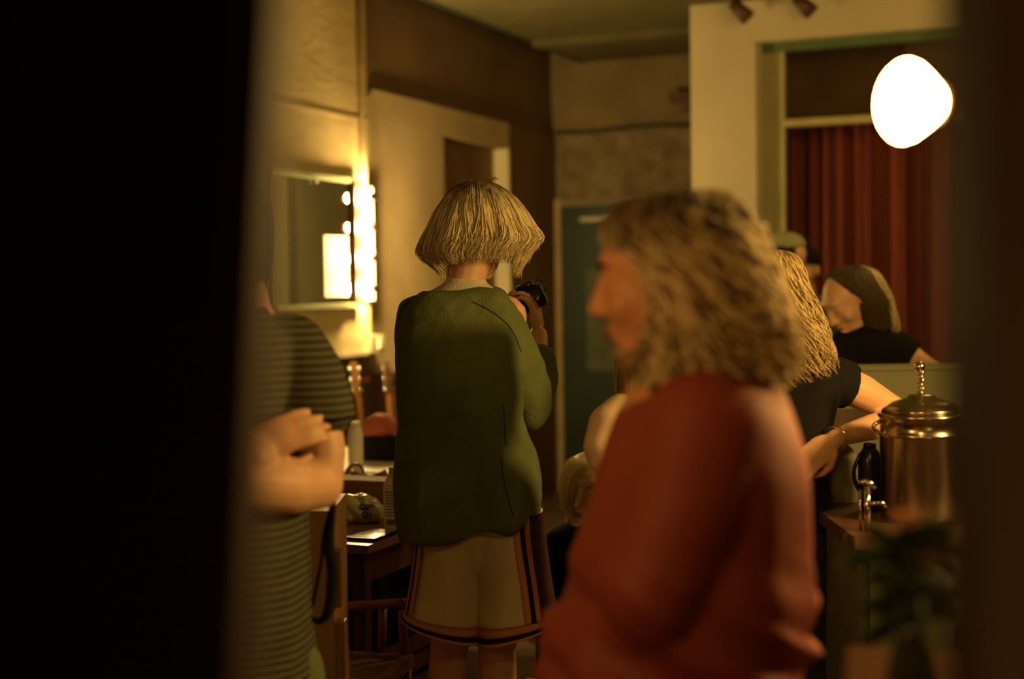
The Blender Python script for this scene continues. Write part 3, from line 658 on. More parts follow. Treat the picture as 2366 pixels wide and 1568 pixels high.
fl = Loft([(462, 460, 1450, 1600, .09), (490, 490, 1425, 1560, .10), (530, 530, 1412, 1530, .10), (575, 570, 1420, 1500, .095)], D)
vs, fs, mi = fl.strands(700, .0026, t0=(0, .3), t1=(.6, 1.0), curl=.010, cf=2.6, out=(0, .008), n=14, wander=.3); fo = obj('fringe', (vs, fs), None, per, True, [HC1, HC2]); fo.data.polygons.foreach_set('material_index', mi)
bm = B()
JK = Loft([(862, 862, 1530, 1750, .075), (895, 890, 1495, 1785, .12), (950, 945, 1440, 1812, .17), (1050, 1050, 1400, 1840, .20), (1150, 1150, 1372, 1852, .21), (1250, 1250, 1345, 1860, .215), (1350, 1350, 1325, 1862, .22), (1450, 1450, 1318, 1858, .22), (1568, 1568, 1312, 1842, .22), (1720, 1720, 1310, 1830, .22)], D, .9)
JK.solid(bm, 60, 72)
chain(bm, [(W(1640, 1000, D - .11), .092), (W(1590, 1180, D - .15), .088), (W(1520, 1360, D - .16), .080), (W(1500, 1450, D - .14), .072), (W(1430, 1460, D - .10), .062), (W(1375, 1455, D - .02), .052), (W(1350, 1455, D + .03), .046)], 24, 3)
chain(bm, [(W(1640, 1030, D + .12), .09), (W(1480, 1380, D + .16), .08), (W(1385, 1480, D + .08), .06), (W(1360, 1530, D), .055)], 20, 3)
def jf(p):
    f = folds(.010, 5, 5, 2.5, .0, 2)(p); g = max(0, min(1, (1.13 - p.z) * 4)); a = noise.noise(Vector((p.x * 4 + p.z * 5, p.y * 3, p.z * 15 + p.x * 9)))
    return f + g * .034 * (1 - 3.4 * abs(a))
j = remesh('red_jacket', bm, .008, RED, per, 6, jf)
bm = B(); nL = Loft([(838, 838, 1545, 1735, .07), (862, 862, 1530, 1750, .082), (885, 880, 1520, 1765, .092)], D); nL.solid(bm, 10, 40); obj('collar', bm, RED, j)
bm = B(); chain(bm, [(W(1570, 1680, D), .15), (W(1570, 1800, D), .14)]); 
for yy in (-.08, .10): x_ = W(1585, 1750, D).x; chain(bm, [((x_, D + yy, .75), .095), ((x_, D + yy, .45), .075), ((x_, D + yy, .09), .06)])
remesh('trousers', bm, .01, mat('denim_dark', (.02, .022, .03), .9), per, 3)

# ---- person in black tee with hand on hip, behind the red jacket
D = 3.6
per = thing('person', 'person with long wavy hair in black tee, hand on hip with a bracelet', 'person', (W(1840, 784, D).x, D, 0))
bm = B()
hM = head_bm(bm, W(1775, 690, D), R(20), R(5))
chain(bm, [P2(1790, 745, D, 48), P2(1805, 830, D, 46)])
chain(bm, [(W(1815, 900, D), .10), (W(1830, 1000, D), .095), (W(1828, 1090, D), .09), (W(1820, 1170, D), .095)])
chain(bm, [(W(1740, 870, D), .06), (W(1815, 850, D), .06), (W(1900, 865, D), .055)])
e1 = W(2100, 965, D + .04)
chain(bm, [(W(1905, 870, D), .050), (W(1990, 905, D + .02), .046), (W(2060, 945, D + .04), .037), (e1, .036), (W(2020, 985, D - .03), .034), (W(1945, 1006, D - .11), .025), (W(1925, 1016, D - .14), .024)])
hand_bm(bm, W(1926, 1016, D - .145), (-.80, -.02, -.62), (.05, .9, .0), .92, .12, 1)
chain(bm, [(W(1740, 880, D), .050), (W(1700, 1040, D), .04), (W(1740, 1160, D - .1), .03)])
legs(bm, tuple(W(1800, 1230, D)), tuple(W(1838, 1230, D)), D)
remesh('body', bm, .005, SKIN, per, 4)
face_bits(per, hM)
wl = Loft([(578, 578, 1755, 1800, .03), (595, 595, 1718, 1832, .08), (660, 660, 1702, 1852, .11), (740, 740, 1704, 1884, .12), (810, 800, 1712, 1902, .12), (870, 855, 1730, 1912, .10), (905, 885, 1750, 1912, .07)], D - .01)
HW1 = mat('hair_wavy', (.52, .38, .18), .5, var=.2, scale=20); HW2 = mat('hair_wavy_low', (.16, .10, .045), .6, var=.2)
hair_obj('hair', wl, per, HW1, HW2, count=1500, r=.0017, t0=(0, .3), t1=(.7, 1.08), curl=.011, cf=2.4, out=(0, .014), n=20, wander=.3, spill=.04, gather=.08)
bm = B()
TL = Loft([(822, 822, 1775, 1850, .06), (842, 838, 1735, 1925, .10), (900, 890, 1725, 1938, .12), (1000, 980, 1740, 1918, .12), (1080, 1075, 1750, 1905, .12), (1160, 1160, 1755, 1912, .14), (1210, 1210, 1752, 1918, .145)], D)
TL.solid(bm, 40, 48); chain(bm, [(W(1895, 868, D), .062), (W(1925, 882, D + .008), .062)], 20, 3); cone(bm, W(1915, 878, D), W(1958, 892, D + .015), .063, .060, 24)
chain(bm, [(W(1745, 880, D), .066), (W(1722, 950, D), .06)], 20, 3)
remesh('black_tee', bm, .006, BLACK, per, 4, folds(.006, 8, 8, 4, .001, 4))
bm = B()
PT = Loft([(1140, 1140, 1750, 1915, .13), (1260, 1260, 1745, 1926, .14), (1400, 1400, 1765, 1920, .13), (1568, 1568, 1775, 1908, .12), (1900, 1900, 1790, 1890, .10)], D); PT.solid(bm, 30, 40)
remesh('trousers', bm, .008, mat('denim_black', (.018, .018, .018), .9, var=.3), per, 4, folds(.006, 8, 8, 6, .002, 8))
bw, bn = W(1930, 1013, D - .132), (W(1990, 995, D) - W(1930, 1010, D - .10)).normalized(); q_ = bn.to_track_quat('Z', 'Y').to_matrix()
t = tag(obj('bracelet', tube(B(), [bw + q_ @ Vector((math.cos(k / 24 * 6.2832) * .030, math.sin(k / 24 * 6.2832) * .030, 0)) for k in range(25)], .0025, 8, False), CHROME), 'thin shiny bracelet on the wrist resting on the hip', 'bracelet')

# ---- leaning person behind the counter
D = 5.4
per = thing('person', 'person with long hair and dark tee leaning over the counter before the curtain', 'person', (W(1990, 784, D).x, D + .1, 0))
bm = B()
hM = head_bm(bm, W(1962, 694, D), R(112), R(42), 0, 1.04, 1, .9, True)
chain(bm, [(W(1985, 720, D + .03), .055), (W(2015, 770, D + .06), .06)])
chain(bm, [(W(2010, 810, D + .05), .12), (W(2015, 900, D + .15), .12), (W(2015, 1010, D + .25), .14)])
chain(bm, [(W(1945, 800, D), .055), (W(2010, 785, D + .05), .06), (W(2070, 800, D + .05), .055)])
chain(bm, [(W(2075, 800, D + .05), .050), (W(2125, 835, D), .040), (W(2150, 850, D - .05), .036), (W(2180, 860, D - .14), .028)])
hand_bm(bm, W(2178, 862, D - .14), (.75, -.5, -.1), (-.1, -.3, -.8), .95, .9, 1)
chain(bm, [(W(1940, 810, D), .050), (W(1925, 880, D - .05), .04), (W(1960, 900, D - .2), .03)]); hand_bm(bm, W(1960, 900, D - .2), (.6, -.6, 0), (0, 0, -1), .95, .4, -1)
legs(bm, (W(1980, 1000, D).x, D + .3, .85), (W(2060, 1000, D).x, D + .3, .85), D)
remesh('body', bm, .006, SKIN, per, 4)
b = B(); sphere(b, hM @ Vector((0, .0985, -.048)), (.020, .004, .008), 3, hM.to_3x3().normalized()); obj('lips', b, LIP, per)
ll = Loft([(614, 614, 1960, 1990, .03), (626, 624, 1926, 2018, .09), (646, 642, 1910, 2034, .115), (668, 662, 1924, 2044, .12), (692, 690, 1962, 2054, .12), (725, 725, 1978, 2064, .10), (755, 750, 1990, 2072, .08)], D + .02)
HLn = mat('hair_long_lit', (.62, .50, .26), .5, var=.2); HLd = mat('hair_long_brown', (.09, .06, .025), .6, var=.2)  # lamplight on the right side is put into the hair colour
hair_obj('hair', ll, per, HLn, HLd, count=900, r=.0022, t0=(0, .3), t1=(.7, 1.1), out=(0, .008), n=12, wander=.2, spill=.06, gather=.05, phs=(-1.3, 1.15))
v2, f2, m2 = ll.strands(900, .0022, t0=(0, .3), t1=(.55, 1.1), out=(0, .008), n=12, wander=.2, spill=.06, phs=(1.1, PI + .4)); obj('hair_front', (v2, f2), HLd, per)
bm = B()
T2 = Loft([(755, 752, 1962, 2045, .08), (785, 775, 1932, 2085, .13), (850, 850, 1925, 2095, .15, .06), (950, 950, 1935, 2090, .15, .15), (1080, 1080, 1940, 2090, .16, .25)], D + .04); T2.solid(bm, 30, 40)
cone(bm, W(2055, 795, D + .05), W(2112, 822, D + .01), .068, .058, 24); chain(bm, [(W(2060, 800, D + .05), .07)]); chain(bm, [(W(1945, 805, D), .066), (W(1932, 850, D - .02), .058)], 16)
remesh('dark_tee', bm, .008, BLACK, per, 4, folds(.005, 8, 8, 4))
bm = B()
for x in (1980, 2060): chain(bm, [((W(x, 1000, D).x, D + .3, .95), .12), ((W(x, 1000, D).x, D + .3, .5), .08), ((W(x, 1000, D).x, D + .3, .1), .06)])
remesh('trousers', bm, .012, BLACK, per, 3)

# ---- person in cap and the person whose face shows beside the cap
def simple_person(lab, D, head, yaw, pitch, s, hairrows, hm, topm, shoulders, skin=SKIN, cap=False):
    per = thing('person', lab, 'person', (W(head[0], 784, D).x, D, 0)); bm = B()
    hM = head_bm(bm, W(head[0], head[1], D), yaw, pitch, 0, s); S = FPX / D
    zs_ = W(shoulders[0], shoulders[2], D).z; xl, xr = W(shoulders[0], 800, D).x, W(shoulders[1], 800, D).x; xm = (xl + xr) / 2
    chain(bm, [(W(head[0], head[1] + .07 * S, D + .01), .055), ((xm, D + .02, zs_), .055)])
    chain(bm, [((xm, D + .02, zs_ - .12), .10), ((xm, D + .02, zs_ - .35), .10), ((xm, D + .02, zs_ - .52), .12)])
    chain(bm, [((xl + .05, D, zs_ - .04), .05), ((xr - .05, D, zs_ - .04), .05)])
    for x in (xl, xr): chain(bm, [((x + (.05 if x == xl else -.05), D, zs_ - .05), .05), ((x, D + .02, zs_ - .33), .04), ((x + (.06 if x == xl else -.06), D - .12, zs_ - .52), .03)]); hand_bm(bm, (x + (.06 if x == xl else -.06), D - .12, zs_ - .52), (0, -.5, -.8), (0, -.8, .4), .95, .4, 1 if x == xl else -1)
    legs(bm, (xm - .09, D, max(.3, zs_ - .60)), (xm + .09, D, max(.3, zs_ - .60)), D, zk=min(.5, max(.2, zs_ * .35)))
    remesh('body', bm, .006, skin, per, 4); face_bits(per, hM, s)
    if hairrows: hair_obj('hair', Loft(hairrows, D), per, hm[0], hm[1], count=700, r=.0022, t0=(0, .3), t1=(.8, 1.03), out=(0, .008), n=10)
    bm = B(); zt_ = zs_; ws = (xr - xl) / 2
    cs = frame_at((xm, D + .01, 0)); prf = [(zt_ + .03, .07, .07), (zt_ - .02, ws - .03, .10), (zt_ - .10, ws, .12), (zt_ - .35, ws - .02, .125), (zt_ - .60, ws, .14)]
    rg = [[bm.verts.new(cs(a * math.cos(2 * PI * k / 32), b * math.sin(2 * PI * k / 32), z)) for k in range(32)] for z, a, b in prf]
    for i in range(4):
        for k in range(32): bm.faces.new((rg[i][k], rg[i][(k + 1) % 32], rg[i + 1][(k + 1) % 32], rg[i + 1][k]))
    bm.faces.new(rg[0]); bm.faces.new(rg[-1])
    for x in (xl, xr): chain(bm, [((x + (.05 if x == xl else -.05), D, zs_ - .06), .068), ((x, D + .02, zs_ - .30), .055)], 20, 3)
    remesh('top', bm, .008, topm, per, 5, folds(.005, 8, 8, 4))
    bm = B()
    for x in (xm - .09, xm + .09): chain(bm, [((x, D, zs_ - .60), .11), ((x, D, max(.12, (zs_ - .6) / 2)), .08), ((x, D, .1), .06)])
    remesh('trousers', bm, .012, BLACK, per, 3)
    return per, hM
per, hM = simple_person('person in pale cap and dark green top behind the curly haired people', 6.55, (1812, 605), R(60), R(10), 1.0, [(560, 560, 1790, 1835, .06), (580, 580, 1775, 1838, .10), (620, 620, 1778, 1832, .10), (645, 645, 1785, 1822, .08)], (HD1, HD2), mat('top_dark_green', (.045, .060, .022), .9), (1735, 1935, 690))
capM = mat('cap_pale', (.36, .38, .22), .8, var=.15, scale=8)
bm = B(); cpc = hM @ Vector((0, -.01, .06)); sphere(bm, cpc, (.092, .104, .078), 3, hM.to_3x3().normalized()); 
for v in bm.verts:
    l = hM.inverted() @ v.co
    if l.z < .055: l.z = .055 + (l.z - .055) * .05; v.co = hM @ l
co = obj('cap', bm, capM, per)
bm = B(); vsb = []
for j_ in range(2):
    for k in range(9): an = PI * k / 8; vsb.append(bm.verts.new(hM @ Vector((.07 * math.cos(an), .075 + .085 * math.sin(an), .058 - .02 * math.sin(an) - .004 * j_))))
bm.faces.new(vsb[:9]); bm.faces.new(vsb[9:][::-1])
for k in range(9): k2 = (k + 1) % 9; bm.faces.new((vsb[k], vsb[k2], vsb[9 + k2], vsb[9 + k]))
obj('cap_brim', bm, capM, co)
simple_person('dark haired person half hidden, face showing between the cap and the leaning person', 7.2, (1856, 628), R(150), R(8), .98, [(572, 572, 1840, 1874, .05), (584, 584, 1822, 1888, .09), (602, 602, 1818, 1891, .09), (612, 612, 1820, 1888, .08)], (HD1, HD2), BLACK, (1790, 1950, 710))
# ---- person with bare shoulder
per, hM = simple_person('person with a bare shoulder and light hair, mostly hidden behind the red jacket', 3.42, (1500, 790), R(200), R(5), 1.0, [(690, 690, 1480, 1530, .04), (705, 705, 1445, 1560, .09), (780, 780, 1432, 1572, .11), (860, 860, 1428, 1580, .11), (915, 915, 1432, 1580, .09)], (HW1, HW2), mat('vest_brown', (.06, .03, .018), .9), (1425, 1640, 990), SKINP)
bm = B(); chain(bm, [(W(1440, 955, 3.35), .050), (W(1412, 985, 3.33), .056), (W(1392, 1030, 3.31), .046), (W(1392, 1050, 3.31), .040), (W(1440, 1130, 3.25), .034), (W(1500, 1150, 3.2), .03)], 20, 3); remesh('bare_arm', bm, .006, SKINP, per, 4)
# ---- seated person, blonde, in black
D = 4.5
per = thing('person', 'seated person in black with pale hair, face half hidden by the red jacket', 'person', (W(1370, 784, D).x, D, 0))
bm = B()
hM = head_bm(bm, W(1352, 1128, D), R(165), R(14), R(-12), 1.0)
chain(bm, [(W(1345, 1175, D + .02), .050), (W(1340, 1235, D + .03), .052)])
chain(bm, [(W(1345, 1300, D + .04), .12), (W(1350, 1420, D + .06), .12), (W(1355, 1510, D + .08), .14)])
chain(bm, [(W(1270, 1270, D), .05), (W(1345, 1245, D + .02), .05), (W(1420, 1270, D), .05)])
zf = .1
chain(bm, [(W(1265, 1280, D), .05), (W(1262, 1420, D - .05), .04), (W(1330, 1480, D - .22), .03)]); hand_bm(bm, W(1330, 1480, D - .22), (.7, -.5, 0), (0, 0, -1), .9, .4, 1)
chain(bm, [(W(1425, 1280, D), .05), (W(1430, 1420, D - .05), .04), (W(1370, 1480, D - .22), .03)]); hand_bm(bm, W(1370, 1480, D - .22), (-.7, -.5, 0), (0, 0, -1), .9, .4, -1)
hz = W(1350, 1510, D).z
for x in (1320, 1400): px_ = W(x, 1510, D).x; chain(bm, [((px_, D, hz), .08), ((px_, D - .38, hz + .02), .055), ((px_, D - .42, .10), .035), ((px_, D - .50, .04), .03)])
remesh('body', bm, .0045, SKINP, per, 4); face_bits(per, hM)
sl = Loft([(1052, 1052, 1345, 1385, .03), (1060, 1060, 1318, 1412, .07), (1080, 1085, 1306, 1424, .088), (1120, 1125, 1300, 1430, .085), (1160, 1165, 1304, 1426, .07), (1190, 1190, 1318, 1410, .05)], D + .065)
hair_obj('hair', sl, per, mat('hair_pale', (.85, .70, .42), .5, var=.15), HW2, count=900, r=.0016, t0=(0, .25), t1=(.7, 1.0), out=(0, .004), n=12, wander=.1, phs=(PI * .55, 2 * PI + .45))
v2, f2, m2 = Loft([(1053, 1053, 1345, 1380, .05), (1062, 1062, 1318, 1400, .09), (1090, 1090, 1304, 1345, .09), (1130, 1130, 1301, 1330, .09), (1180, 1180, 1305, 1326, .07)], D).strands(300, .0016, t0=(0, .2), t1=(.8, 1), phs=(.5, PI), n=12)
obj('hair_front', (v2, f2), MATS['hair_pale'], per)
bm = B(); BL = Loft([(1205, 1205, 1310, 1380, .06), (1225, 1225, 1268, 1425, .10), (1260, 1260, 1245, 1450, .12), (1350, 1350, 1235, 1450, .14), (1450, 1450, 1240, 1450, .15), (1540, 1540, 1240, 1460, .18)], D + .02); BL.solid(bm, 30, 40)
for x, x2 in ((1265, 1262), (1425, 1430)): chain(bm, [(W(x, 1280, D), .065), (W(x2, 1420, D - .05), .055), ((W(1330 if x < 1300 else 1370, 1480, D - .2)), .045)], 16)
remesh('black_top', bm, .007, BLACK, per, 4, folds(.006, 8, 8, 4))
bm = B()
for x in (1320, 1400): px_ = W(x, 1510, D).x; chain(bm, [((px_, D, hz - .01), .11), ((px_, D - .38, hz + .02), .075), ((px_, D - .42, .14), .055)])
remesh('trousers', bm, .01, BLACK, per, 3)
t = thing('stool', 'low dark stool under the seated person in black', 'stool', (W(1350, 1500, D).x, D + .02, 0))
x_ = W(1355, 1510, D).x; obj('seat', wbox(x_ - .2, x_ + .2, D - .16, D + .2, hz - .19, hz - .13, None, WV, .008), WOODD, t)
for a in (-.16, .16):
    for b in (-.11, .15): obj('leg', wbox(x_ + a - .018, x_ + a + .018, D + .02 + b - .018, D + .02 + b + .018, 0, hz - .19), WOODD, t)

# ================================================================= LEFT SIDE FURNITURE AND THINGS
def Troom(px, py, z): return to_room(hit_z(px, py, z))
c = Troom(850, 1260, .75)
t = thing('table', 'wooden table with dark apron between the striped person and the green sweater', 'table', RM(c[0], c[1], 0))
ta0, ta1, tb0, tb1 = c[0], c[0] + 1.0, c[1] - .80, c[1]
obj('tabletop', rbox(ta0, ta1, tb0, tb1, .725, .75), WOODM, t, False)
obj('apron', rbox(ta0 + .03, ta1 - .03, tb0 + .03, tb1 - .03, .63, .7245), WOODD, t, False)
for a in (ta0 + .03, ta1 - .07):
    for b in (tb0 + .03, tb1 - .07): obj('leg', rbox(a, a + .04, b, b + .04, 0, .63), WOODD, t, False)
# storage case below the table
tag(obj('storage_case', rbox(ta0 + .13, ta1 - .12, tb0 + .1, tb1 - .12, .36, .60), BLACK, None, False), 'black storage case in the shadow under the table', 'case')
bm = rbox(ta0 + .13, ta1 - .12, tb0 + .1, tb1 - .12, .30, .358)
t2 = thing('crate', 'low dark wooden crate stacked beneath the black case', 'crate', RM(ta0 + .3, tb0 + .3, 0)); obj('crate_top', bm, WOODD, t2, False)
for k in range(4): obj('slat', rbox(ta0 + .13, ta1 - .12, tb1 - .135, tb1 - .12, .01 + k * .075, .06 + k * .075), WOODD, t2, False)
obj('crate_back', rbox(ta0 + .13, ta1 - .12, tb0 + .1, tb0 + .12, 0, .30), WOODD, t2, False)
for a in (ta0 + .13, ta1 - .14): obj('crate_side', rbox(a, a + .02, tb0 + .12, tb1 - .136, 0, .30), WOODD, t2, False)
# chair in front of the table
sc_ = W(750, 1500, 3.90); t = thing('wooden_chair', 'wooden chair with cane seat and curved low rail in front of the table', 'chair', (sc_.x, 3.9, 0))
fc = frame_at((sc_.x, 3.84, 0), R(-14)); zr_ = W(870, 1400, 4.0).z
cane = mat('cane', (.26, .15, .06), .7, var=.3, scale=60)
obj('seat', wbox(-.19, .17, -.17, .17, .435, .45, None, fc, .004), cane, t)
fb = B(); 
for a0_, a1_, b0_, b1_ in ((-.22, .20, -.20, -.17), (-.22, .20, .17, .20), (-.22, -.19, -.17, .17), (.17, .20, -.17, .17)): wbox(a0_, a1_, b0_, b1_, .425, .458, fb, fc)
obj('seat_frame', fb, WOOD, t, False)
for a in (-.20, .18):
    for b in (-.18, .18): obj('leg', cone(B(), fc(a, b, .424), fc(a * 1.06, b * 1.06, 0), .016, .013, 12), WOOD, t)
obj('curved_rail', tube(B(), [fc(-.20 + .038 * k, .19 - .06 * math.sin(k / 10 * PI) * 0 + .04 * math.sin(k / 10 * PI), zr_ - .022 + .006 * (k / 10) ** 2 * 6) for k in range(11)], .013, 10), WOOD, t)
for a in (-.19, .10, .17): obj('back_post', cone(B(), fc(a, .195 + .01 * (a == .1), .458), fc(a, .19 + .03 * (a == .1), zr_ - .01), .013, .013, 10), WOOD, t)
# wooden cupboard side standing beside
l = W(640, 1200, 3.25).x; r_ = W(784, 1400, 3.25).x; zt_ = W(740, 1180, 3.25).z
t = thing('wooden_cupboard', 'tall plain brown wooden cupboard behind the camera strap', 'cupboard', ((l + r_) / 2, 3.35, 0))
CUP = mat('cupboard_wood', (.16, .08, .03), .55, var=.12, scale=2, stretch=(6, 6, .8))
obj('cabinet_body', wbox(l, r_ - .012, 3.25, 3.52, 0, zt_), CUP, t, False)
for k in range(5): obj('hinge', wbox(r_ - .0115, r_ + (.010 if k % 2 else .004), 3.25, 3.30, .10 + k * .165, .10 + k * .165 + .13), WOODD, t, False)
# things on the table
def local_box(name, lab, cat, px, py, z, dims, m, rot=0, ret=False, bev=.003, dz=0):
    c_ = hit_z(px, py, z); f = frame_at((c_.x, c_.y, z), -TH + rot); t_ = thing(name, lab, cat, (c_.x, c_.y, z)); obj('body', wbox(-dims[0] / 2, dims[0] / 2, 0, dims[1], dz, dims[2], None, f, bev), m, t_, False); return t_, f
t, f = local_box('phone', 'dark phone with a lit looking glossy screen lying near the table corner', 'phone', 832, 1250, .75, (.10, .16, .010), BLKPL)
obj('screen', wbox(-.044, .044, .01, .15, .0102, .0112, None, f), mat('screen_gloss', (.25, .28, .16), .12, var=.5, scale=30), t, False)
# carton with gable top
c_ = hit_z(915, 1222, .75); f = frame_at((c_.x, c_.y, .75), -TH); t = thing('milk_carton', 'white drink carton with small print beside the green sweater hem', 'carton', (c_.x, c_.y, .75))
cw = .042; CM = mat('carton_white', (.60, .50, .36), .6, var=.05)
obj('carton_body', wbox(-cw, cw, 0, 2 * cw, 0, .135, None, f), CM, t, False)
bm = B(); v = [bm.verts.new(f(*p)) for p in ((-cw, 0, .135), (cw, 0, .135), (cw, 2 * cw, .135), (-cw, 2 * cw, .135), (-cw, cw - .003, .165), (cw, cw - .003, .165), (cw, cw + .003, .165), (-cw, cw + .003, .165), (-cw, cw - .003, .185), (cw, cw - .003, .185), (cw, cw + .003, .185), (-cw, cw + .003, .185))]
for q in ((0, 1, 5, 4), (1, 2, 6, 5), (2, 3, 7, 6), (3, 0, 4, 7), (4, 5, 9, 8), (5, 6, 10, 9), (6, 7, 11, 10), (7, 4, 8, 11), (8, 9, 10, 11), (0, 3, 2, 1)): bm.faces.new([v[i] for i in q])
obj('gable_top', bm, CM, t, False)
PRT = mat('print_brown', (.16, .10, .05), .7); bm = B()
for k in range(9): wbox(-cw + .008, cw - .008 - .012 * (k % 3), -.0008, -.0001, .112 - k * .009, .1155 - k * .009, bm, f)
wbox(-cw + .012, cw - .016, -.0008, -.0001, .012, .030, bm, f); obj('print', bm, PRT, t, False)
# snack bag
c_ = hit_z(838, 1212, .75); t = thing('snack_bag', 'crumpled white snack bag with dark lettering lying on the table', 'bag', c_)
bm = B(); sphere(bm, c_ + Vector((0, .04, .045)), (.075, .05, .043), 4, Matrix.Rotation(R(20), 3, 'Y')); sphere(bm, c_ + Vector((-.06, .05, .028)), (.06, .05, .028), 3)
sb = remesh('bag', bm, .004, mat('bag_foil', (.62, .60, .46), .35, var=.25, scale=20), t, 1, lambda p: .007 * noise.noise(p * 28) + .004 * noise.noise(p * 60))
bpy.context.view_layer.update()
def text_on(txt, cx, cy, hpx, d, m, parent, rot=0, nm='lettering', ex=.001):
    cu = bpy.data.curves.new('t', 'FONT'); cu.body = txt; cu.size = hpx * d / FPX * 1.35; cu.align_x = 'CENTER'; cu.align_y = 'CENTER'; cu.extrude = ex; cu.offset = .0008
    o_ = bpy.data.objects.new('t', cu); sc.collection.objects.link(o_); o_.matrix_world = Matrix.Translation(W(cx, cy, d)) @ Matrix.Rotation(rot, 4, 'Y') @ Matrix.Rotation(R(90), 4, 'X')
    bpy.context.view_layer.update(); me = bpy.data.meshes.new_from_object(o_.evaluated_get(bpy.context.evaluated_depsgraph_get())); me.transform(o_.matrix_world); bpy.data.objects.remove(o_)
    me.materials.clear(); me.materials.append(m); r = bpy.data.objects.new(nm, me); sc.collection.objects.link(r)
    if parent is not None: r.parent = parent; r.matrix_parent_inverse = Matrix.Translation(-parent.location)
    return r
d_ = c_.y - .016; text_on('GS9', 846, 1172, 14, d_, BLACK, t, R(8)); text_on('O1', 848, 1190, 14, d_, BLACK, t, R(8))
# cardboard box, leather bag
t, f = local_box('cardboard_box', 'plain brown cardboard box on the table behind the snack bag', 'box', 835, 1186, .75, (.30, .14, .105), CARD, 0)
obj('flap', wbox(-.15, .15, -.004, .0, .06, .11, None, f), CARD, t, False)
# white back table with things
c = Troom(840, 1080, .75)
t = thing('side_table', 'white topped table further back against the wall', 'table', RM(c[0], c[1], 0))
sa0, sb0, sb1 = c[0] - .10, c[1] - .45, c[1] + .28
obj('tabletop', rbox(sa0, sa0 + .75, sb0, sb1, .72, .75), mat('top_white', (.60, .56, .42), .4), t, False)
for a in (sa0 + .02, sa0 + .69):
    for b in (sb0 + .02, sb1 - .06): obj('leg', rbox(a, a + .04, b, b + .04, 0, .72), WOODD, t, False)
lb = W(850, 1112, 5.0)
t = thing('handbag', 'open brown leather bag with a round opening behind the cardboard box', 'bag', hit_z(850, 1150, .75))
hb = hit_z(850, 1150, .75); LEA = mat('leather', (.26, .10, .045), .35, var=.2, scale=8); sh_ = hb.y / FPX
hbr = B(); prf = [(0, .060, .045), (.04, .066, .052), (.075, .064, .048), (.085, .061, .044)]
rg = [[hbr.verts.new(hb + Vector((a * math.cos(2 * PI * k / 32), .05 + b * math.sin(2 * PI * k / 32), z + .012 * (z > .05) * math.cos(4 * PI * k / 32)))) for k in range(32)] for z, a, b in prf + [(.080, .054, .037), (.02, .054, .037)]]
for i in range(5):
    for k in range(32): hbr.faces.new((rg[i][k], rg[i][(k + 1) % 32], rg[i + 1][(k + 1) % 32], rg[i + 1][k]))
hbr.faces.new(rg[0][::-1]); hbr.faces.new(rg[-1]); obj('bag_body', hbr, LEA, t)
obj('handle', tube(B(), [hb + Vector((-.045 + .028 * math.cos(k / 12 * PI), .03, .085 + .032 * math.sin(k / 12 * PI))) for k in range(13)], .005, 8), LEA, t)
obj('clasp', sphere(B(), hb + Vector((.022, -.002, .078)), .006), CHROME, t)
c_ = hit_z(822, 1074, .75); f = frame_at((c_.x, c_.y, .75), -TH); t = thing('bottle', 'tall pale carton bottle on the white back table', 'bottle', c_)
k_ = c_.y / FPX; obj('bottle_body', lathe(B(), [(.004, 0), (17 * k_, 0), (18 * k_, 8 * k_), (18 * k_, 72 * k_), (15 * k_, 85 * k_), (11 * k_, 90 * k_), (.004, 91 * k_)], c_, 24), WHITE, t)
obj('cap', cone(B(), c_ + Vector((0, 0, 91 * k_)), c_ + Vector((0, 0, 101 * k_)), 12 * k_, 12 * k_, 20), WHITE, t)
t, f = local_box('black_bag', 'black square bag on the white back table under the red cloth', 'bag', 884, 1066, .75, (.20, .12, .105), BLACK, 0)
c2 = hit_z(880, 1066, .75); kk = c2.y / FPX
bm = B(); sphere(bm, c2 + Vector((-.01, .07, .145)), (.062, .05, .055), 4); sphere(bm, c2 + Vector((-.045, .07, .125)), (.04, .04, .034), 3); sphere(bm, c2 + Vector((.035, .06, .135)), (.035, .04, .04), 3)
tag(remesh('red_cloth', bm, .005, mat('cloth_rose', (.42, .11, .07), .9, var=.2, scale=12), None, 1, lambda p: .012 * noise.noise(p * 22)), 'crumpled rose red cloth heaped on the black square bag', 'cloth')
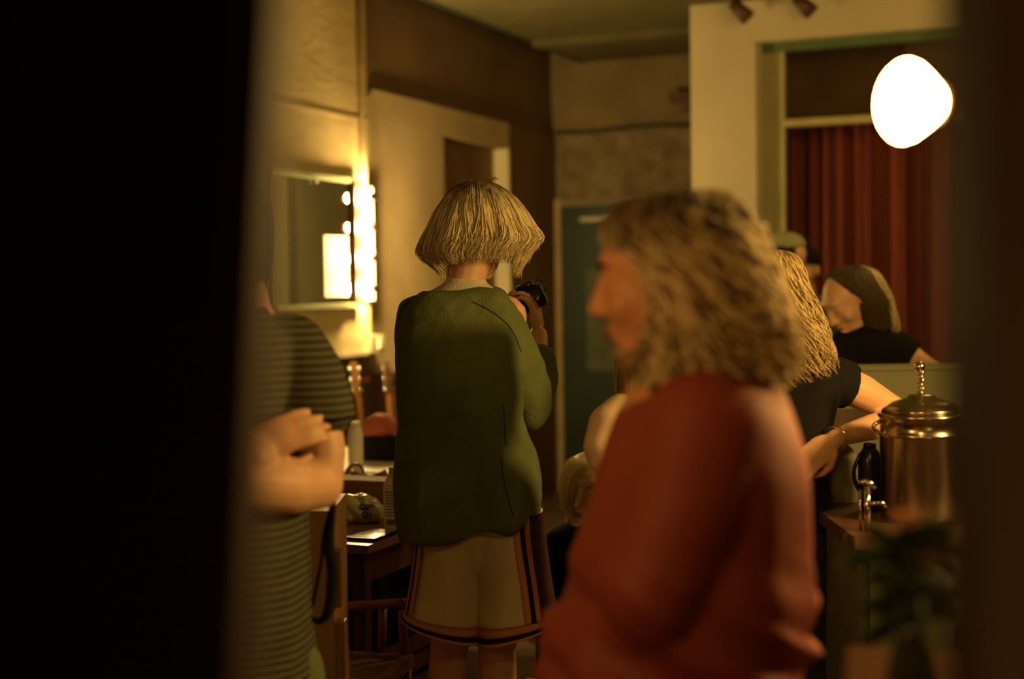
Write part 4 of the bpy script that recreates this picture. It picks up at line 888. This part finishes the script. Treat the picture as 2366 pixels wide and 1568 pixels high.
# guitars leaning on the wainscot
def guitar(px, pyh, lean, lab, wood):
    base = hit_b(px, pyh, .10); top = RM(*base); t_ = thing('guitar', lab, 'guitar', RM(base[0] - lean * .0, .22, 0), 'guitars leaning on the left wall')
    ax = (Vector((U * lean).to_tuple()) - V * .10 + Vector((0, 0, .95))).normalized(); n_ = (V - ax * V.dot(ax)).normalized(); s__ = ax.cross(n_)
    org = top - ax * ((top.z) / ax.z); M = Matrix((s__, n_, ax)).transposed().to_4x4(); M.translation = org; H = top.z / ax.z
    f_ = lambda x, y, z: M @ Vector((x, y, z))
    bm = B(); out = []
    for k in range(40):
        an = 2 * PI * k / 40; y = math.sin(an); r = .16 * (1 - .25 * (y > 0) * y - .22 * math.exp(-((y - .12) / .28) ** 2)); out.append((r * math.cos(an), .24 + .23 * y))
    a_ = [bm.verts.new(f_(x, .0, z)) for x, z in out]; b_ = [bm.verts.new(f_(x, .05, z)) for x, z in out]; bm.faces.new(a_); bm.faces.new(b_[::-1])
    for k in range(40): bm.faces.new((a_[k], a_[(k + 1) % 40], b_[(k + 1) % 40], b_[k]))
    obj('guitar_body', bm, wood, t_, False)
    obj('neck', wbox(-.024, .024, .045, .062, .42, H - .17, None, f_), WOOD, t_, False)
    h = obj('headstock', wbox(-.036, .036, .04, .056, H - .17, H, None, f_, .006), wood, t_, False)
    for sx in (-1, 1):
        for k in range(3): obj('tuning_peg', sphere(B(), f_(sx * .048, .048, H - .145 + k * .055), (.010, .008, .008), 2), CHROME, h)
    return t_
guitar(796, 838, .02, 'left guitar headstock with reddish wood rising beside the striped sleeve', WOOD)
guitar(873, 838, .05, 'right guitar with dark headstock and pale tuning pegs near the green sweater', WOODD)
tag(obj('wall_rail', rbox(hit_b(803, 880, .06)[0], hit_b(850, 880, .06)[0], .051, .075, hit_b(820, 886, .06)[2], hit_b(820, 872, .06)[2]), WOOD, None, False), 'short brown wooden rail on the wall between the two guitars', 'rail')

# ================================================================= RIGHT SIDE: COUNTER AND THINGS
Dp = 4.95
p0 = W(1868, 850, Dp); p1 = W(2250, 850, Dp)
UP = mat('upstand_olive', (.30, .30, .17), .8, var=.08, scale=4)
t = thing('bar_counter', 'raised pale panelled counter in front of the leaning person', 'counter', ((p0.x + p1.x) / 2, Dp, 0))
obj('panel', wbox(p0.x, p1.x, Dp, Dp + .04, .1, p0.z - .012), UP, t, False); obj('counter_top', wbox(p0.x - .02, p1.x, Dp - .015, Dp + .16, p0.z - .0115, p0.z), UP, t, False)
obj('side', wbox(p0.x, p0.x + .03, Dp + .041, Dp + .15, 0, p0.z - .012), WOODD, t, False)
obj('lower_rail', wbox(p0.x, p1.x, Dp - .04, Dp - .002, W(1900, 985, Dp).z, W(1900, 945, Dp).z), WOODD, t, False)
zc_ = .93; k0 = hit_z(1932, 1212, zc_)
cb = thing('sink_counter', 'low dark counter carrying the metal urn and the tap', 'counter', (k0.x + .3, k0.y, 0))
xr_ = W(2330, 784, 3.4).x; yf = hit_z(2000, 1240, zc_).y
obj('worktop', wbox(k0.x, xr_, yf, yf + .62, zc_ - .03, zc_, None, WV, .004), WOODD, cb, False)
obj('cabinet_body', wbox(k0.x + .02, xr_, yf + .03, yf + .60, .05, zc_ - .031), mat('cabinet_olive', (.10, .10, .05), .7, var=.2), cb, False)
for k in range(2): 
    a = k0.x + .04 + k * .26; dd = obj('door', wbox(a, a + .24, yf + .012, yf + .029, .10, zc_ - .06), mat('cabinet_door', (.05, .05, .025), .6), cb, False); obj('handle', wbox(a + .20, a + .21, yf + .0, yf + .0115, .62, .74), CHROME, dd, False)
# urn
Du = yf + .22; zu = zc_; sU = Du / FPX; uc = W(2128, 784, Du); uc.z = zu
t = thing('coffee_urn', 'tall shiny metal drinks urn with domed lid on the right counter', 'urn', uc)
zrim = W(2128, 958, Du).z - zu; ru = 94 * sU
obj('urn_body', lathe(B(), [(.004, .0), (ru * .98, 0), (ru, .02), (ru, zrim - .05), (ru * 1.02, zrim - .048), (ru * 1.02, zrim - .04), (ru, zrim - .038), (ru, zrim - .008), (ru * 1.05, zrim - .004), (ru * 1.05, zrim + .004), (ru * .98, zrim + .006), (.004, zrim + .006)], uc, 56), STEEL, t)
zl_ = W(2128, 912, Du).z - zu
ld = obj('lid', lathe(B(), [(.004, zrim + .0062), (ru * .97, zrim + .0065), (ru * .93, zrim + .016), (ru * .7, zrim + .030), (ru * .35, zl_ - .006), (.03, zl_), (.004, zl_ + .001)], uc, 48), STEEL, t)
b = B()
for k in range(6): zz_ = zl_ + .002 + k * .0095; lathe(b, [(.002, zz_), (.008, zz_ + .002), (.010, zz_ + .0045), (.008, zz_ + .007), (.002, zz_ + .009)], uc + Vector((-.002 + .0025 * (k % 2), 0, 0)), 16)
sphere(b, uc + Vector((-.004, 0, zl_ + .066)), .013, 3); obj('lid_knob', b, CHROME, ld)
for sx in (-1,): obj('side_handle', tube(B(), [uc + Vector((sx * (ru + .018 * math.sin(k / 8 * PI)), -.0, zrim - .012 - .03 * k / 8)) for k in range(9)], .005, 8), CHROME, t)
# thermos and tap
c_ = W(2008, 784, yf + .36); c_.z = zu; k_ = c_.y / FPX; t = thing('vacuum_jug', 'black vacuum jug standing between the tap and the urn', 'jug', c_)
hz_ = W(2008, 1022, c_.y).z - zu
obj('jug_body', lathe(B(), [(.004, 0), (25 * k_, 0), (27 * k_, .02), (27 * k_, hz_ * .72), (22 * k_, hz_ * .85), (16 * k_, hz_ * .92), (.004, hz_ * .93)], c_, 32), BLKPL, t)
obj('jug_lid', lathe(B(), [(.004, hz_ * .925), (15 * k_, hz_ * .93), (14 * k_, hz_ * .99), (.004, hz_)], c_, 24), BLKPL, t)
obj('jug_handle', tube(B(), [c_ + Vector((-.024 - .018 * math.sin(k / 8 * PI), -.01, hz_ * (.85 - .6 * k / 8))) for k in range(9)], .005, 8), BLKPL, t)
dt = yf + .07; tz = zu; q = W(2002, 784, dt); t = thing('water_tap', 'small chrome tap with lever standing on the counter edge', 'tap', (q.x, dt, zu))
ztop = W(2002, 1122, dt).z
obj('column', cone(B(), (q.x, dt, zu), (q.x, dt, ztop - .002), .0075, .007, 20), CHROME, t)
obj('second_column', cone(B(), (q.x - .014, dt + .01, zu), (q.x - .014, dt + .01, ztop - .01), .003, .003, 12), CHROME, t)
obj('lever', tube(B(), [(q.x - .020, dt, ztop + .008), (q.x - .005, dt, ztop + .010), (q.x + .010, dt, ztop + .004), (q.x + .018, dt, ztop - .006)], [.004, .006, .007, .004], 12), CHROME, t)
zsp = W(2002, 1162, dt).z; obj('spout', tube(B(), [(q.x + .004, dt, zsp), (q.x + .035, dt, zsp), (q.x + .042, dt, zsp - .01)], .004, 12), CHROME, t)
# pale rounded sack
D_ = yf + .53
ps = Loft([(1016, 1018, 1912, 1950, .015), (1030, 1035, 1900, 1968, .03), (1080, 1085, 1898, 1985, .045), (1140, 1140, 1908, 1984, .05), (1185, 1185, 1922, 1972, .045), (1204, 1204, 1930, 1962, .03)], D_)
bm = B(); ps.solid(bm, 24, 32); tag(remesh('cloth_sack', bm, .004, PALE, None, 3, lambda p: .004 * noise.noise(Vector((p.x * 60, p.y * 30, p.z * 12)))), 'pale rounded cloth sack between the hand on hip and the black jug', 'sack')
# ---- foreground cabinet with vase and flowers
D = 1.5; zt_ = W(2050, 1432, 1.86).z
t = thing('sideboard', 'blurred brown wooden sideboard at the lower right carrying the flowers', 'sideboard', (W(2150, 784, D).x, D, 0))
xa, xb = W(1925, 1490, D).x, W(2420, 1490, D).x; fs_ = frame_at((xa, D - .12, 0), R(-14))
obj('cabinet_body', wbox(0, .36, .02, .34, .04, zt_ - .03, None, fs_), WOODD, t, False); obj('cabinet_top', wbox(-.02, .38, 0, .36, zt_ - .0295, zt_, None, fs_, .004), mat('sideboard_wood', (.10, .035, .014), .95, spec=.1, var=.2, scale=3, stretch=(1, 6, 1)), t, False)
obj('door', wbox(.02, .34, .008, .0195, .1, zt_ - .06, None, fs_), WOODD, t, False)
vc = W(2100, 784, D); vc.z = zt_
t = thing('flower_vase', 'blurred vase of two pink flowers and dark leaves at the lower right', 'vase', vc)
obj('vase', lathe(B(), [(.004, .0), (.020, 0), (.026, .02), (.022, .05), (.014, .07), (.017, .078), (.004, .079)], vc, 28), mat('vase_glass', (.05, .05, .025), .2), t)
STEM = mat('stem_green', (.10, .13, .04), .8); LEAF = mat('leaf_green', (.045, .075, .025), .7, var=.3, scale=12); FLO = mat('flower_pink', (.80, .36, .24), .8, var=.15, scale=30)
def leaf(bm, p, d, L, wd):
    d = Vector(d).normalized(); s_ = d.cross(Vector((.2, -1, .3))).normalized(); n_ = 6; a_ = []; b_ = []
    for k in range(n_ + 1):
        u = k / n_; c__ = Vector(p) + d * L * u + Vector((0, 0, -.25 * L * u * u)); ww = wd * math.sin(min(1, u * .95 + .05) * PI) ** .8 + .0005
        a_.append([bm.verts.new(c__ + s_ * ww), bm.verts.new(c__ - s_ * ww), bm.verts.new(c__ - s_ * ww + Vector((0, .0012, .0012))), bm.verts.new(c__ + s_ * ww + Vector((0, .0012, .0012)))])
    for k in range(n_):
        for j in range(4): bm.faces.new((a_[k][j], a_[k][(j + 1) % 4], a_[k + 1][(j + 1) % 4], a_[k + 1][j]))
    bm.faces.new(a_[0]); bm.faces.new(a_[-1])
for (fx, fy, rp) in ((2092, 1202, 30), (2150, 1288, 30)):
    fp = W(fx, fy, D - .01 + .02 * (fx > 2100)); st = vc + Vector((0, 0, .075)); pts = [st.lerp(fp, k / 8) + Vector((.012 * math.sin(k / 8 * PI) * (1 if fx > 2100 else -1), 0, 0)) for k in range(9)]
    s1 = obj('stem', tube(B(), pts, .0022, 8), STEM, t)
    bm = B(); rr = rp * D / FPX
    for ring, (n_, el_, sz) in enumerate(((9, .15, 1.0), (8, .6, .85), (6, 1.05, .6))):
        for k in range(n_):
            an = 2 * PI * (k + ring * .5) / n_; sphere(bm, fp + Vector((math.cos(an) * math.cos(el_), math.sin(an) * math.cos(el_), math.sin(el_) * .8)) * rr * .62, (rr * .36 * sz, rr * .36 * sz, rr * .42 * sz), 2)
    sphere(bm, fp + Vector((0, 0, rr * .2)), rr * .5, 2); obj('flower', bm, FLO, s1)
lv = []
for q_ in range(46):
    k = random.random(); ang = random.uniform(0, 6.28); bm = B(); p = W(random.uniform(2030, 2160), random.uniform(1240, 1440), D + random.uniform(-.03, .04))
    leaf(bm, p, (math.cos(ang), math.sin(ang) * .5, random.uniform(-.3, .8)), random.uniform(.03, .055), random.uniform(.007, .013)); lv.append(obj('leaf', bm, LEAF, t))
for pts in ([(2100, 1415), (2075, 1350), (2040, 1270), (2010, 1212)], [(2105, 1420), (2060, 1370), (1980, 1330), (1940, 1300)], [(2110, 1420), (2130, 1370), (2160, 1340)]):
    obj('stem', tube(B(), [W(a, b, D) for a, b in smoothpts(pts, 5)], .003, 8), mat('stem_pale', (.25, .22, .10), .8), t)
